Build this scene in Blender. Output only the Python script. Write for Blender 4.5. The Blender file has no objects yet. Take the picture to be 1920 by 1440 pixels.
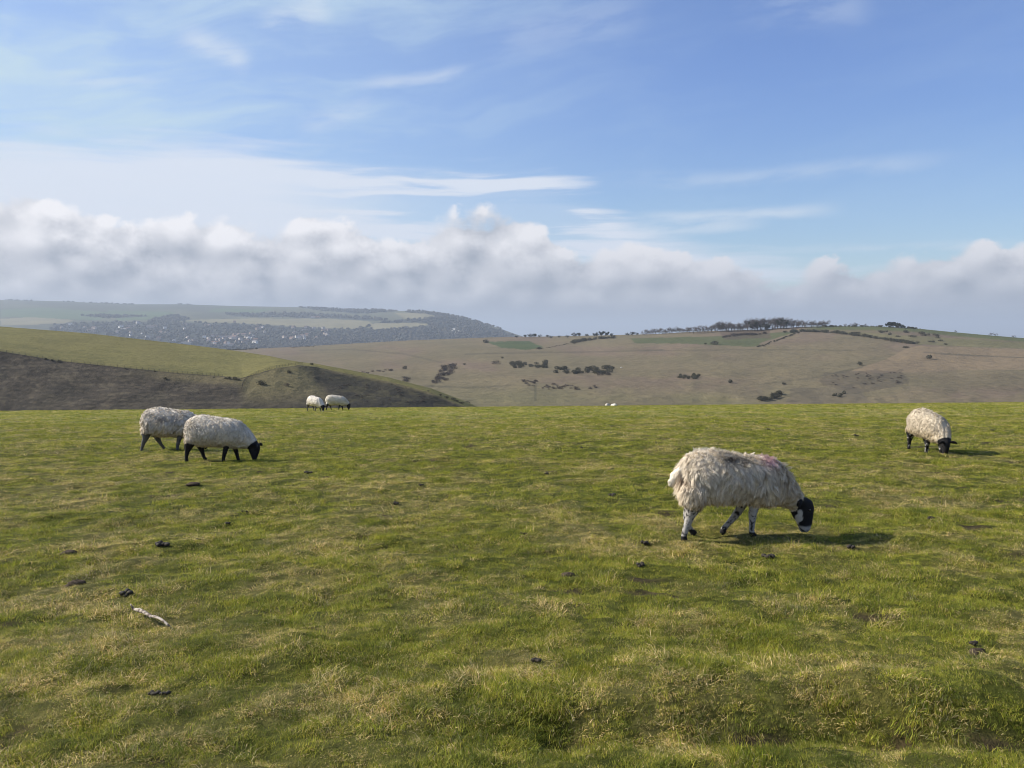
import bpy, bmesh, math, random
import numpy as np
from mathutils import Vector, Matrix, Euler

random.seed(7)
RNG = np.random.default_rng(11)
scene = bpy.context.scene
COL = scene.collection
RAD = math.radians

# ------------------------------------------------------------------ camera
F_PX, CX, CY = 1662.8, 960.0, 720.0          # focal length in photo pixels (60 deg wide)
PITCH = math.atan(100.0 / F_PX)
CAM_Z = 1.5
cam_d = bpy.data.cameras.new('camera')
cam_d.sensor_width = 36.0
cam_d.lens = 18.0 / math.tan(RAD(30))
cam_d.clip_start, cam_d.clip_end = 0.05, 150000
cam = bpy.data.objects.new('camera', cam_d)
cam.location = (0, 0, CAM_Z)
cam.rotation_euler = (math.pi / 2 - PITCH, 0, 0)
COL.objects.link(cam)
scene.camera = cam

# ------------------------------------------------------------------ light and exposure
SUN_EL, SUN_FWD = RAD(33), RAD(9)             # sun from the left, a little ahead of the camera
sun_dir = Vector((-math.cos(SUN_EL) * math.cos(SUN_FWD), math.cos(SUN_EL) * math.sin(SUN_FWD), math.sin(SUN_EL)))
sun_l = bpy.data.lights.new('sun', 'SUN')
sun_l.energy = 5.0
sun_l.angle = RAD(0.55)
sun_l.color = (1.0, 0.93, 0.82)
sun = bpy.data.objects.new('sun', sun_l)
sun.rotation_euler = sun_dir.to_track_quat('Z', 'Y').to_euler()
COL.objects.link(sun)
vs = scene.view_settings
vs.view_transform = 'Standard'
vs.look = 'None'
vs.gamma = 1.0
vs.exposure = 0.55
vs.use_curve_mapping = False
scene.cycles.use_denoising = True
scene.cycles.filter_width = 1.0
scene.cycles.max_bounces = 5
scene.cycles.diffuse_bounces = 3
scene.cycles.transparent_max_bounces = 8
scene.cycles.volume_bounces = 0


# ------------------------------------------------------------------ node shorthand
class S:
    """a shader socket with arithmetic"""
    tree = None

    def __init__(self, s): self.s = s
    def __add__(self, o): return mth('ADD', self, o)
    def __radd__(self, o): return mth('ADD', o, self)
    def __sub__(self, o): return mth('SUBTRACT', self, o)
    def __rsub__(self, o): return mth('SUBTRACT', o, self)
    def __mul__(self, o): return mth('MULTIPLY', self, o)
    def __rmul__(self, o): return mth('MULTIPLY', o, self)
    def __truediv__(self, o): return mth('DIVIDE', self, o)


def plug(v, inp):
    if isinstance(v, S):
        S.tree.links.new(v.s, inp)
    elif isinstance(v, (tuple, list)) and len(v) == 3 and len(inp.default_value) == 4:
        inp.default_value = (*v, 1)
    else:
        inp.default_value = v


def mth(op, *a, clamp=False):
    n = S.tree.nodes.new('ShaderNodeMath')
    n.operation = op
    n.use_clamp = clamp
    for i, v in enumerate(a):
        plug(v, n.inputs[i])
    return S(n.outputs[0])


def sstep(x, lo, hi, t0=0.0, t1=1.0):
    n = S.tree.nodes.new('ShaderNodeMapRange')
    n.interpolation_type = 'SMOOTHSTEP'
    for i, v in enumerate((x, lo, hi, t0, t1)):
        plug(v, n.inputs[i])
    return S(n.outputs[0])


def vec(x, y, z=0.0):
    n = S.tree.nodes.new('ShaderNodeCombineXYZ')
    for i, v in enumerate((x, y, z)):
        plug(v, n.inputs[i])
    return S(n.outputs[0])


DIM = '2D'                                    # the sky's noises are flat; surfaces use 3D


def noise(v, scale, detail=4.0, rough=0.55, dist=0.0):
    n = S.tree.nodes.new('ShaderNodeTexNoise')
    n.noise_dimensions = DIM
    plug(v, n.inputs['Vector'])
    plug(scale, n.inputs['Scale'])
    plug(detail, n.inputs['Detail'])
    plug(rough, n.inputs['Roughness'])
    plug(dist, n.inputs['Distortion'])
    return S(n.outputs['Fac'])


def mix(f, a, b, mode='MIX'):
    n = S.tree.nodes.new('ShaderNodeMix')
    n.data_type = 'RGBA'
    n.blend_type = mode
    n.clamp_factor = True
    plug(f, n.inputs['Factor'])
    plug(a, n.inputs[6])
    plug(b, n.inputs[7])
    return S(n.outputs[2])


def attr(name):
    n = S.tree.nodes.new('ShaderNodeAttribute')
    n.attribute_name = name
    return S(n.outputs['Color'])


def position():
    return S(S.tree.nodes.new('ShaderNodeNewGeometry').outputs['Position'])


def mapped(v, scale=(1, 1, 1), rot=(0, 0, 0), loc=(0, 0, 0)):
    n = S.tree.nodes.new('ShaderNodeMapping')
    plug(v, n.inputs[0])
    n.inputs['Scale'].default_value = scale
    n.inputs['Rotation'].default_value = rot
    n.inputs['Location'].default_value = loc
    return S(n.outputs[0])


# ------------------------------------------------------------------ world: sky with clouds
def pe(px, py):
    """direction of a photo pixel as azimuth, elevation"""
    v = cam.rotation_euler.to_matrix() @ Vector(((px - CX) / F_PX, (CY - py) / F_PX, -1))
    v.normalize()
    return math.atan2(v.x, v.y), math.asin(v.z)


def curve_of(x, pts, lo, hi):
    """float curve: pts are (x, y) with x in lo..hi, y in -1..1"""
    n = S.tree.nodes.new('ShaderNodeFloatCurve')
    cu = n.mapping.curves[0]
    pts = sorted(pts)
    cu.points[0].location = ((pts[0][0] - lo) / (hi - lo), pts[0][1])
    cu.points[1].location = ((pts[-1][0] - lo) / (hi - lo), pts[-1][1])
    for p in pts[1:-1]:
        cu.points.new((p[0] - lo) / (hi - lo), p[1])
    n.mapping.update()
    plug((x - lo) / (hi - lo), n.inputs['Value'])
    return S(n.outputs[0])


SKY = 0.077
CLOUD = 0.70 / SKY                            # cloud radiance relative to the background strength
world = bpy.data.worlds.new('World')
scene.world = world
world.use_nodes = True
S.tree = world.node_tree
S.tree.nodes.clear()
sky = S.tree.nodes.new('ShaderNodeTexSky')
sky.sky_type = 'NISHITA'
sky.sun_disc = False
sky.sun_elevation = SUN_EL
sky.sun_rotation = math.atan2(sun_dir.x, sun_dir.y)
sky.altitude = 150
sky.air_density = 1.0
sky.dust_density = 0.3
sky.ozone_density = 3.0
tc = S.tree.nodes.new('ShaderNodeTexCoord')
sep = S.tree.nodes.new('ShaderNodeSeparateXYZ')
S.tree.links.new(tc.outputs['Generated'], sep.inputs[0])
dx, dy, dz = (S(sep.outputs[i]) for i in range(3))
az = mth('ARCTAN2', dx, dy)
el = mth('ARCSINE', dz)

col_sky = mix(1.0, S(sky.outputs[0]), mix(sstep(el, 0.05, 0.30), (1.06, 1.12, 1.24), (0.95, 1.06, 1.42)), 'MULTIPLY')
# high thin veil, stretched in streaks that rise to the right
w1 = noise(vec(az * 3.0, el * 6.0), 1.0, 3.0)
veil = noise(vec(az * 2.6 + el * 2.0 + w1 * 0.8, el * 14.0 - az * 2.2 + w1), 1.0, 6.0, 0.6)
veil2 = noise(vec(az * 9.0 + 4.0, el * 40.0 - az * 5.0 + w1 * 2.0), 1.0, 5.0, 0.6)
left = sstep(az, 0.30, -0.42)
veil_m = sstep(veil + veil2 * 0.20, 0.46, 0.95) * (0.08 + 0.60 * left)
veil_m = veil_m + 0.34 * left + 0.04
col = mix(veil_m, col_sky, tuple(c * CLOUD for c in (0.56, 0.72, 0.84)))


def streak(col, x0, y0, x1, y1, wpx, amp, c=(0.70, 0.78, 0.88)):
    a0, e0 = pe(x0, y0)
    a1, e1 = pe(x1, y1)
    L = math.hypot(a1 - a0, e1 - e0)
    ux, uy = (a1 - a0) / L, (e1 - e0) / L
    t = ((az - a0) * ux + (el - e0) * uy) / L
    dd = (el - e0) * ux - (az - a0) * uy + (w1 - 0.5) * 0.02 + (veil2 - 0.5) * 0.012
    w = wpx / F_PX
    m = sstep(mth('ABSOLUTE', dd), w, 0.0) * sstep(t, 0.0, 0.35) * sstep(t, 1.0, 0.75)
    m = m * sstep(veil2, 0.25, 0.62)
    return mix(m * amp, col, tuple(k * CLOUD for k in c))


for a in ((1040, 440, 1460, 412, 26, 0.55), (1140, 410, 1600, 382, 16, 0.6), (1050, 345, 1850, 292, 22, 0.30),
          (470, 62, 630, 2, 34, 0.55), (320, 52, 480, 124, 34, 0.6), (640, 160, 900, 128, 18, 0.45),
          (40, 132, 330, 160, 18, 0.4), (540, 250, 720, 190, 26, 0.35), (860, 90, 1240, 10, 60, 0.18),
          (1380, 470, 1960, 452, 12, 0.4), (1360, 30, 1660, 0, 50, 0.22)):
    col = streak(col, *a)

# bright cirrostratus sheet low on the left
A_LO, A_HI = -1.0, 1.0
up = curve_of(az, [(-1.0, 0.16)] + [pe(x, y) for x, y in ((-300, 245), (0, 236), (200, 240), (400, 250), (600, 272),
              (800, 282), (1000, 298), (1080, 330), (1250, 440))] + [(0.5, 0.06), (1.0, 0.05)], A_LO, A_HI)
sn = noise(vec(az * 3.2 + 1.7, el * 44.0 + w1 * 0.8), 1.0, 5.0, 0.58)
sh = sstep(up - el + (sn - 0.5) * 0.085, -0.004, 0.036)
gap = 1.0 - sstep(sn, 0.56, 0.42) * sstep(az, -0.30, -0.08) * 0.75
col = mix(sh * gap * (0.86 + 0.16 * sn), col, tuple(c * CLOUD for c in (0.73, 0.79, 0.90)))

# cumulus bank along the horizon
top = curve_of(az, [(-1.0, 0.11)] + [pe(x, y) for x, y in ((-250, 400), (0, 372), (60, 368), (160, 398), (240, 408), (310, 392),
               (400, 418), (500, 440), (600, 402), (720, 440), (840, 425), (930, 398), (1010, 425), (1060, 468),
               (1200, 468), (1340, 492), (1430, 520), (1500, 522), (1570, 506), (1680, 500), (1780, 490), (1920, 472))]
               + [(0.8, 0.075), (1.0, 0.085)], A_LO, A_HI)


def cells(v, scale, smooth=0.6):
    n = S.tree.nodes.new('ShaderNodeTexVoronoi')
    n.voronoi_dimensions = '2D'
    n.feature = 'SMOOTH_F1'
    plug(v, n.inputs['Vector'])
    n.inputs['Scale'].default_value = scale
    n.inputs['Smoothness'].default_value = smooth
    return S(n.outputs['Distance'])


def puff(a, e):
    """billowing heaps: rounded cells at three sizes, roughened"""
    w = noise(vec(a * 22.0, e * 30.0), 1.0, 4.0, 0.62)
    v = vec(a + (w - 0.5) * 0.030, e * 1.35 + (w - 0.5) * 0.022)
    return 1.0 - (cells(v, 11.0, 0.7) * 0.50 + cells(v, 27.0, 0.7) * 0.40 + (w - 0.5) * 0.50)


n0 = puff(az, el)
n1 = puff(az - 0.014, el + 0.016)
deep = top - el
body = deep * 34.0 + (n0 - 0.56) * 2.3
m = sstep(body, 0.0, 0.42)
lit = mth('ADD', 0.44 + (n0 - n1) * 1.55, sstep(deep, 0.050, -0.005) * 0.42, clamp=True)
lit = lit * (0.55 + 0.45 * sstep(el, 0.03, 0.105)) * (0.82 + 0.18 * left)
ccol = mix(lit, tuple(c * CLOUD for c in (0.36, 0.395, 0.47)), tuple(c * CLOUD for c in (0.96, 0.95, 0.98)))
low = noise(vec(az * 5.0, el * 60.0), 1.0, 5.0, 0.5)
ccol = mix(sstep(el, 0.046, 0.010), ccol, mix(low, tuple(c * CLOUD for c in (0.29, 0.325, 0.39)), tuple(c * CLOUD for c in (0.40, 0.44, 0.52))))
col = mix(m * 0.97, col, ccol)
world.cycles.sampling_method = 'MANUAL'
world.cycles.sample_map_resolution = 256
bg = S.tree.nodes.new('ShaderNodeBackground')
plug(col, bg.inputs['Color'])
bg.inputs['Strength'].default_value = SKY
wo = S.tree.nodes.new('ShaderNodeOutputWorld')
S.tree.links.new(bg.outputs[0], wo.inputs[0])


DIM = '3D'


# ------------------------------------------------------------------ helpers
def new_mat(name):
    m = bpy.data.materials.new(name)
    m.use_nodes = True
    S.tree = m.node_tree
    S.tree.nodes.clear()
    return m


def surface(color, rough=0.9, bump=None, bump_s=0.3, bump_d=0.05, transl=0.0, spec=0.2, sheen=0.0):
    t = S.tree
    b = t.nodes.new('ShaderNodeBsdfPrincipled')
    plug(color, b.inputs['Base Color'])
    plug(rough, b.inputs['Roughness'])
    b.inputs['Specular IOR Level'].default_value = spec
    if sheen:
        b.inputs['Sheen Weight'].default_value = sheen
    if bump is not None:
        bn = t.nodes.new('ShaderNodeBump')
        bn.inputs['Strength'].default_value = bump_s
        bn.inputs['Distance'].default_value = bump_d
        plug(bump, bn.inputs['Height'])
        t.links.new(bn.outputs[0], b.inputs['Normal'])
    out = b.outputs[0]
    if transl:
        tr = t.nodes.new('ShaderNodeBsdfTranslucent')
        plug(color, tr.inputs['Color'])
        mx = t.nodes.new('ShaderNodeMixShader')
        mx.inputs[0].default_value = transl
        t.links.new(out, mx.inputs[1])
        t.links.new(tr.outputs[0], mx.inputs[2])
        out = mx.outputs[0]
    o = t.nodes.new('ShaderNodeOutputMaterial')
    t.links.new(out, o.inputs['Surface'])


def link(name, me, parent=None, loc=(0, 0, 0), rot=(0, 0, 0), scale=(1, 1, 1)):
    o = bpy.data.objects.new(name, me)
    COL.objects.link(o)
    o.location, o.rotation_euler, o.scale = loc, rot, scale
    o.parent = parent
    return o


def tag(o, label=None, cat=None, group=None, kind=None):
    if label: o['label'] = label
    if cat: o['category'] = cat
    if group: o['group'] = group
    if kind: o['kind'] = kind
    return o


def mesh_np(name, V, faces, cols=None, mat=None, smooth=False):
    """V (n,3); faces list of index arrays (m,3) / (m,4)"""
    me = bpy.data.meshes.new(name)
    fl = [f for f in faces if len(f)]
    nl = sum(f.size for f in fl)
    nf = sum(len(f) for f in fl)
    me.vertices.add(len(V))
    me.vertices.foreach_set('co', np.asarray(V, np.float32).ravel())
    me.loops.add(nl)
    me.loops.foreach_set('vertex_index', np.concatenate([f.ravel() for f in fl]).astype(np.int32))
    me.polygons.add(nf)
    tot = np.concatenate([np.full(len(f), f.shape[1]) for f in fl]).astype(np.int32)
    me.polygons.foreach_set('loop_start', np.concatenate(([0], np.cumsum(tot)[:-1])).astype(np.int32))
    me.polygons.foreach_set('use_smooth', np.full(nf, smooth))
    me.update(calc_edges=True)
    if cols is not None:
        a = me.color_attributes.new('col', 'FLOAT_COLOR', 'POINT')
        c = np.ones((len(V), 4), np.float32)
        c[:, :3] = cols
        a.data.foreach_set('color', c.ravel())
    if mat:
        me.materials.append(mat)
    return me


def grid_faces(nr, nc):
    i = np.arange(nr - 1)[:, None] * nc + np.arange(nc - 1)[None, :]
    i = i.ravel()
    return np.stack([i, i + 1, i + nc + 1, i + nc], 1)


def hash2(ix, iy, seed):
    h = (ix.astype(np.int64) * 374761393 + iy.astype(np.int64) * 668265263 + seed * 982451653) & 0x7fffffff
    h = ((h ^ (h >> 13)) * 1274126177) & 0x7fffffff
    h = (h ^ (h >> 16)) & 0xffff
    return h / 65535.0


def vnoise(x, y, seed=0):
    x, y = np.broadcast_arrays(np.asarray(x, float), np.asarray(y, float))
    ix, iy = np.floor(x), np.floor(y)
    fx, fy = x - ix, y - iy
    fx, fy = fx * fx * (3 - 2 * fx), fy * fy * (3 - 2 * fy)
    a, b = hash2(ix, iy, seed), hash2(ix + 1, iy, seed)
    c, d = hash2(ix, iy + 1, seed), hash2(ix + 1, iy + 1, seed)
    return (a * (1 - fx) + b * fx) * (1 - fy) + (c * (1 - fx) + d * fx) * fy


def fbm(x, y, seed=0, octv=4, g=0.5):
    s, amp, t = 0.0, 1.0, 0.0
    for k in range(octv):
        s = s + amp * vnoise(x * 2 ** k + 17.3 * k, y * 2 ** k - 9.1 * k, seed + k)
        t += amp
        amp *= g
    return s / t


def ss(x, a, b):
    t = np.clip((x - a) / (b - a), 0, 1)
    return t * t * (3 - 2 * t)


def in_poly(px, py, poly):
    inside = np.zeros(np.shape(px), bool)
    n = len(poly)
    for i in range(n):
        x0, y0 = poly[i]
        x1, y1 = poly[(i + 1) % n]
        c = ((y0 > py) != (y1 > py))
        with np.errstate(divide='ignore', invalid='ignore'):
            xi = (x1 - x0) * (py - y0) / (y1 - y0 + 1e-12) + x0
        inside ^= c & (px < xi)
    return inside


CP, SP = math.cos(PITCH), math.sin(PITCH)


def ray(px, py):
    """direction per metre of depth (world Y)"""
    u, v = (np.asarray(px, float) - CX) / F_PX, (CY - np.asarray(py, float)) / F_PX
    y = CP + v * SP
    z = -SP + v * CP
    return u / y, z / y


def at(px, py, depth):
    a, b = ray(px, py)
    return np.stack([a * depth, depth + 0 * a, CAM_Z + b * depth], -1)


# ------------------------------------------------------------------ the pasture
def field_z(x, y):
    x, y = np.asarray(x, float), np.asarray(y, float)
    yy = np.maximum(y, 0)
    z = -(1.45 + 0.042 * y + 0.00034 * yy * yy) + 0.0085 * x + CAM_Z
    z = z - 0.0012 * np.maximum(yy - 112, 0) ** 2
    near = 1 - ss(yy, 18, 60)
    z = z + 0.10 * (fbm(x * 0.35, y * 0.35, 3, 3) - 0.5) * (0.4 + 0.6 * near)
    z = z + 0.070 * near * (fbm(x * 1.7, y * 1.7, 5, 3) - 0.5)
    z = z + 0.060 * near * (fbm(x * 5.2, y * 5.2, 8, 2) - 0.5)
    z = z + 0.10 * (1 - near) * (fbm(x * 0.8, y * 0.8, 4, 2) - 0.5)
    # worn rut crossing the near corner, with a small bank behind it
    c = 3.42 + 0.10 * np.sin(x * 1.3) - 0.06 * x
    on = ss(x, -0.9, 0.6) * (1 - ss(x, 2.4, 3.6))
    z = z - on * 0.085 * np.exp(-((y - c) / 0.17) ** 2)
    z = z + on * 0.055 * np.exp(-((y - c - 0.42) / 0.22) ** 2)
    return z


def field_tone(x, y):
    """0 lush green .. 1 straw; and bare soil 0..1"""
    n = 0.38 * fbm(x * 0.7, y * 0.5, 21, 3) + 0.62 * fbm(x * 3.0, y * 2.4, 31, 3)
    dry = ss(n, 0.34, 0.70)
    soil = 0.85 * ss(fbm(x * 2.4, y * 2.4, 41, 3), 0.75, 0.82)
    c = 3.42 + 0.10 * np.sin(x * 1.3) - 0.06 * x
    on = ss(x, -0.2, 0.8) * (1 - ss(x, 1.9, 2.6))
    soil = np.maximum(soil, on * np.exp(-((y - c) / 0.10) ** 2) * ss(fbm(x * 4, y * 4, 51, 2), 0.40, 0.6))
    return dry, soil


def field_at(px, py):
    a, b = ray(px, py)
    lo, hi = 1.0, 90.0
    d = np.linspace(1.5, 100, 4000)
    g = CAM_Z + b * d - field_z(a * d, d)
    k = int(np.argmax(g < 0))
    return np.array([a * d[k], d[k], field_z(a * d[k], d[k])])


ys = np.concatenate([np.linspace(-7, 1.5, 20), np.geomspace(1.6, 20, 330), np.geomspace(20.3, 240, 170)])
xs = np.linspace(-1, 1, 560)
GX = xs[None, :] * (4.0 + np.maximum(ys, 0)[:, None] * 0.80)
GY = np.broadcast_to(ys[:, None], GX.shape)
GZ = field_z(GX, GY)
dry, soil = field_tone(GX, GY)
green = np.array([0.185, 0.205, 0.034])
straw = np.array([0.330, 0.295, 0.095])
earth = np.array([0.060, 0.042, 0.026])
gc = green + (straw - green) * dry[..., None]
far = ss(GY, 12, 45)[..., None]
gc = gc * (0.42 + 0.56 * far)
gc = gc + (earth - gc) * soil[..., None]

m_field = new_mat('turf')
p = position()
c0 = attr('col')
nb = noise(p, 9.0, 6.0, 0.65)
nf = noise(p, 60.0, 4.0, 0.7)
nm = noise(mapped(p, (1, 0.35, 1)), 1.3, 5.0, 0.6)
c1 = mix(sstep(nb, 0.35, 0.62), mix(1.0, c0, (0.48, 0.52, 0.42), 'MULTIPLY'), c0)
c1 = mix(sstep(nm, 0.48, 0.70) * 0.55, c1, mix(1.0, c1, (1.45, 1.30, 1.15), 'MULTIPLY'))
c1 = mix(sstep(nf, 0.4, 0.7) * 0.5, c1, mix(1.0, c1, (1.35, 1.28, 1.3), 'MULTIPLY'))
surface(c1, 0.95, nb * 0.7 + nf * 0.3, 0.9, 0.08, spec=0.1)
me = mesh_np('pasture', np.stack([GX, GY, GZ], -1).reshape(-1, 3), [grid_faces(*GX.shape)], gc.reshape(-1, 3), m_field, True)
tag(link('pasture', me), kind='structure')


# ------------------------------------------------------------------ hills: sheets laid over the land by depth
class Sheet:
    """land seen between control lines (each: photo height by column, depth by column), nearest first"""

    def __init__(self, lines, rough=0.012, freq=(0.012, 0.03), seed=0):
        self.L, self.rough, self.freq, self.seed = lines, rough, freq, seed

    def ctrl(self, u):
        P = [np.interp(u, [q[0] for q in l[0]], [q[1] for q in l[0]]) for l in self.L]
        D = [np.interp(u, [q[0] for q in l[1]], [q[1] for q in l[1]]) for l in self.L]
        return np.array(P), np.array(D)

    def depth(self, u, py):
        u, py = np.broadcast_arrays(np.asarray(u, float), np.asarray(py, float))
        P, D = self.ctrl(u)
        inv = 1 / D
        r = inv[0].copy()
        for k in range(len(P) - 1):
            t = np.clip((P[k] - py) / np.maximum(P[k] - P[k + 1], 1e-6), 0, 1)
            r = np.where(py <= P[k], inv[k] + (inv[k + 1] - inv[k]) * t, r)
        d = 1 / r
        e = np.clip((P[0] - py) / 20, 0, 1)
        return d * (1 + self.rough * e * (fbm(u * self.freq[0], py * self.freq[1], self.seed, 4) - 0.5) * 2)

    def at(self, px, py):
        return at(px, py, self.depth(px, py))

    def build(self, name, us, rows, colour, mat, back_len, back_drop, nback=14):
        P, D = self.ctrl(us)
        tot = rows
        segs = []
        for k in range(len(P) - 1):
            n = rows[k]
            t = np.linspace(0, 1, n, endpoint=(k == len(P) - 2))
            segs.append(P[k][None, :] + (P[k + 1] - P[k])[None, :] * t[:, None])
        PY = np.concatenate(segs, 0)
        U = np.broadcast_to(us[None, :], PY.shape)
        V = self.at(U, PY)
        C = colour(U, PY, V)
        top = V[-1]
        outw = top.copy()
        outw[:, 2] = 0
        outw /= np.linalg.norm(outw, axis=1)[:, None]
        bl = []
        for k in range(1, nback + 1):
            t = k / nback
            b = top + outw * back_len * t
            b[:, 2] = top[:, 2] - back_drop * t * t
            bl.append(b)
        V = np.concatenate([V, np.array(bl)], 0)
        C = np.concatenate([C, np.repeat(C[-1:], nback, 0)], 0)
        me = mesh_np(name, V.reshape(-1, 3), [grid_faces(V.shape[0], V.shape[1])], C.reshape(-1, 3), mat, True)
        return tag(link(name, me), kind='structure')


def paint(C, m, c):
    m = np.asarray(m, float)[..., None]
    return C + (np.asarray(c) - C) * m


def soft_poly(U, P, poly, wob=3.0, seed=0):
    du = (fbm(U * 0.03, P * 0.08, 61 + seed, 3) - 0.5) * wob * 2
    dp = (fbm(U * 0.03 + 7, P * 0.08, 71 + seed, 3) - 0.5) * wob
    return in_poly(U + du, P + dp, poly).astype(float)


def hill_mat(name, s_fine, s_mid, bump_d, streak_r=None, contrast=1.0):
    m = new_mat(name)
    p = position()
    c = attr('col')
    a = noise(mapped(p, (1, 1, 1)), s_mid, 5.0, 0.6)
    b = noise(mapped(p, (1, 1, 2.0)), s_fine, 5.0, 0.65)
    c = mix(sstep(a, 0.40, 0.62) * (0.55 * contrast), c, mix(1.0, c, (0.70, 0.74, 0.76), 'MULTIPLY'))
    c = mix(sstep(b, 0.45, 0.66) * (0.6 * contrast), c, mix(1.0, c, (0.62, 0.64, 0.66), 'MULTIPLY'))
    c = mix(sstep(b, 0.50, 0.30) * (0.45 * contrast), c, mix(1.0, c, (1.30, 1.25, 1.15), 'MULTIPLY'))
    surface(c, 0.95, b, 1.0, bump_d, spec=0.05)
    return m


# --- the spur on the left, pasture above a rough coombe side
sil = [(-500, 590), (-250, 598), (0, 612), (167, 625), (267, 636.5), (367, 648), (423, 655), (500, 667), (545, 677), (570, 681), (590, 683), (666, 698), (730, 711), (808, 733), (872, 760), (940, 795), (1000, 830)]
edge = [(-500, 640), (-250, 645), (0, 659), (110, 677), (233, 690), (333, 700), (417, 706), (453, 709), (483, 701), (517, 691), (560, 685.5), (590, 688), (666, 704), (730, 716), (808, 737), (872, 763), (940, 797), (1000, 832)]
spur = Sheet([
    ([(-500, 930), (1000, 930)], [(-500, 205), (1000, 205)]),
    ([(-500, 800), (600, 800), (872, 810), (1000, 845)], [(-500, 232), (0, 222), (450, 214), (600, 216), (750, 226), (1000, 250)]),
    (edge, [(-500, 275), (0, 258), (233, 250), (453, 246), (560, 262), (600, 268), (730, 262), (872, 256), (1000, 256)]),
    (sil, [(-500, 470), (0, 420), (267, 380), (423, 350), (500, 320), (560, 285), (600, 274), (730, 268), (872, 262), (1000, 262)]),
], rough=0.006, freq=(0.02, 0.05), seed=101)


def spur_col(U, P, V):
    e = np.interp(U, [q[0] for q in edge], [q[1] for q in edge])
    C = np.broadcast_to(np.array([0.165, 0.150, 0.056]), U.shape + (3,)).copy()
    C = paint(C, 0.6 * fbm(U * 0.01, P * 0.03, 5, 3), (0.150, 0.128, 0.052))
    rough = (P > e - 0.5)
    C = paint(C, rough, (0.070, 0.059, 0.045))  # dark rough growth, with part of the slope's shade painted in
    tr = fbm(U * 0.030, P * 0.55 + U * 0.02, 8, 3)
    C = paint(C, rough * ss(tr, 0.42, 0.62) * 0.75, (0.044, 0.038, 0.031))
    C = paint(C, rough * ss(tr, 0.42, 0.28) * 0.5, (0.115, 0.098, 0.068))
    warm = rough * ss(P - e, 22, 6) * ss(U, 200, 380)
    C = paint(C, warm * 0.75, (0.145, 0.122, 0.066))
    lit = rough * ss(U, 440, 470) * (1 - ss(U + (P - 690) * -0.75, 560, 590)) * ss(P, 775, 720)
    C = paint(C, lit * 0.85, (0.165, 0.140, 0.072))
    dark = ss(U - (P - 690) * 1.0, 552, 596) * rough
    C = paint(C, dark * 0.9, (0.048, 0.044, 0.034))  # face turned from the sun: shade painted in along with dark scrub
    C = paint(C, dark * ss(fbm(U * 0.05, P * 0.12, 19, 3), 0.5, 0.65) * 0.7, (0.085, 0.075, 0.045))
    C = paint(C, (np.abs(P - e - .3) < 1.3) * (U < 570) * (.45 + .4 * ss(fbm(U * .05, P * .01, 3, 2), .4, .6)), (0.045, 0.038, 0.028))
    rim = rough * ss(P - e, 5, 0.5) * ss(U, 600, 640)
    C = paint(C, rim * 0.8, (0.150, 0.125, 0.065))
    return C


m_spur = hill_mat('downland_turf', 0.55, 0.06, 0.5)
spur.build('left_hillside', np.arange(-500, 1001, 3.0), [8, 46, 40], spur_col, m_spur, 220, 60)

# --- the broad hill across the valley
ridge = [(250, 672), (440, 656), (560, 650.5), (666, 644), (772, 638), (879, 634), (950, 631.5), (1020, 631), (1091, 629.5), (1162, 628), (1233, 626), (1296, 622), (1365, 619.5), (1430, 618), (1461, 615), (1507, 612.5), (1550, 611.5), (1640, 612), (1710, 615), (1780, 622), (1858, 629), (1920, 634), (2100, 648), (2400, 662)]
hill = Sheet([
    ([(250, 900), (2400, 900)], [(250, 300), (2400, 250)]),
    ([(250, 780), (2400, 780)], [(250, 420), (960, 400), (1500, 380), (2400, 360)]),
    ([(250, 716), (900, 706), (1300, 700), (1920, 705), (2400, 715)], [(250, 620), (960, 560), (1500, 520), (2400, 500)]),
    (ridge, [(250, 1500), (700, 1400), (1000, 1300), (1300, 1050), (1600, 950), (1920, 850), (2400, 800)]),
], rough=0.03, freq=(0.008, 0.03), seed=131)
TAN = [(1590, 698), (1665, 672), (1700, 654), (1722, 648.5), (1800, 651), (1930, 655), (2450, 670), (2450, 700), (1930, 693), (1760, 695), (1620, 702)]


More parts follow.
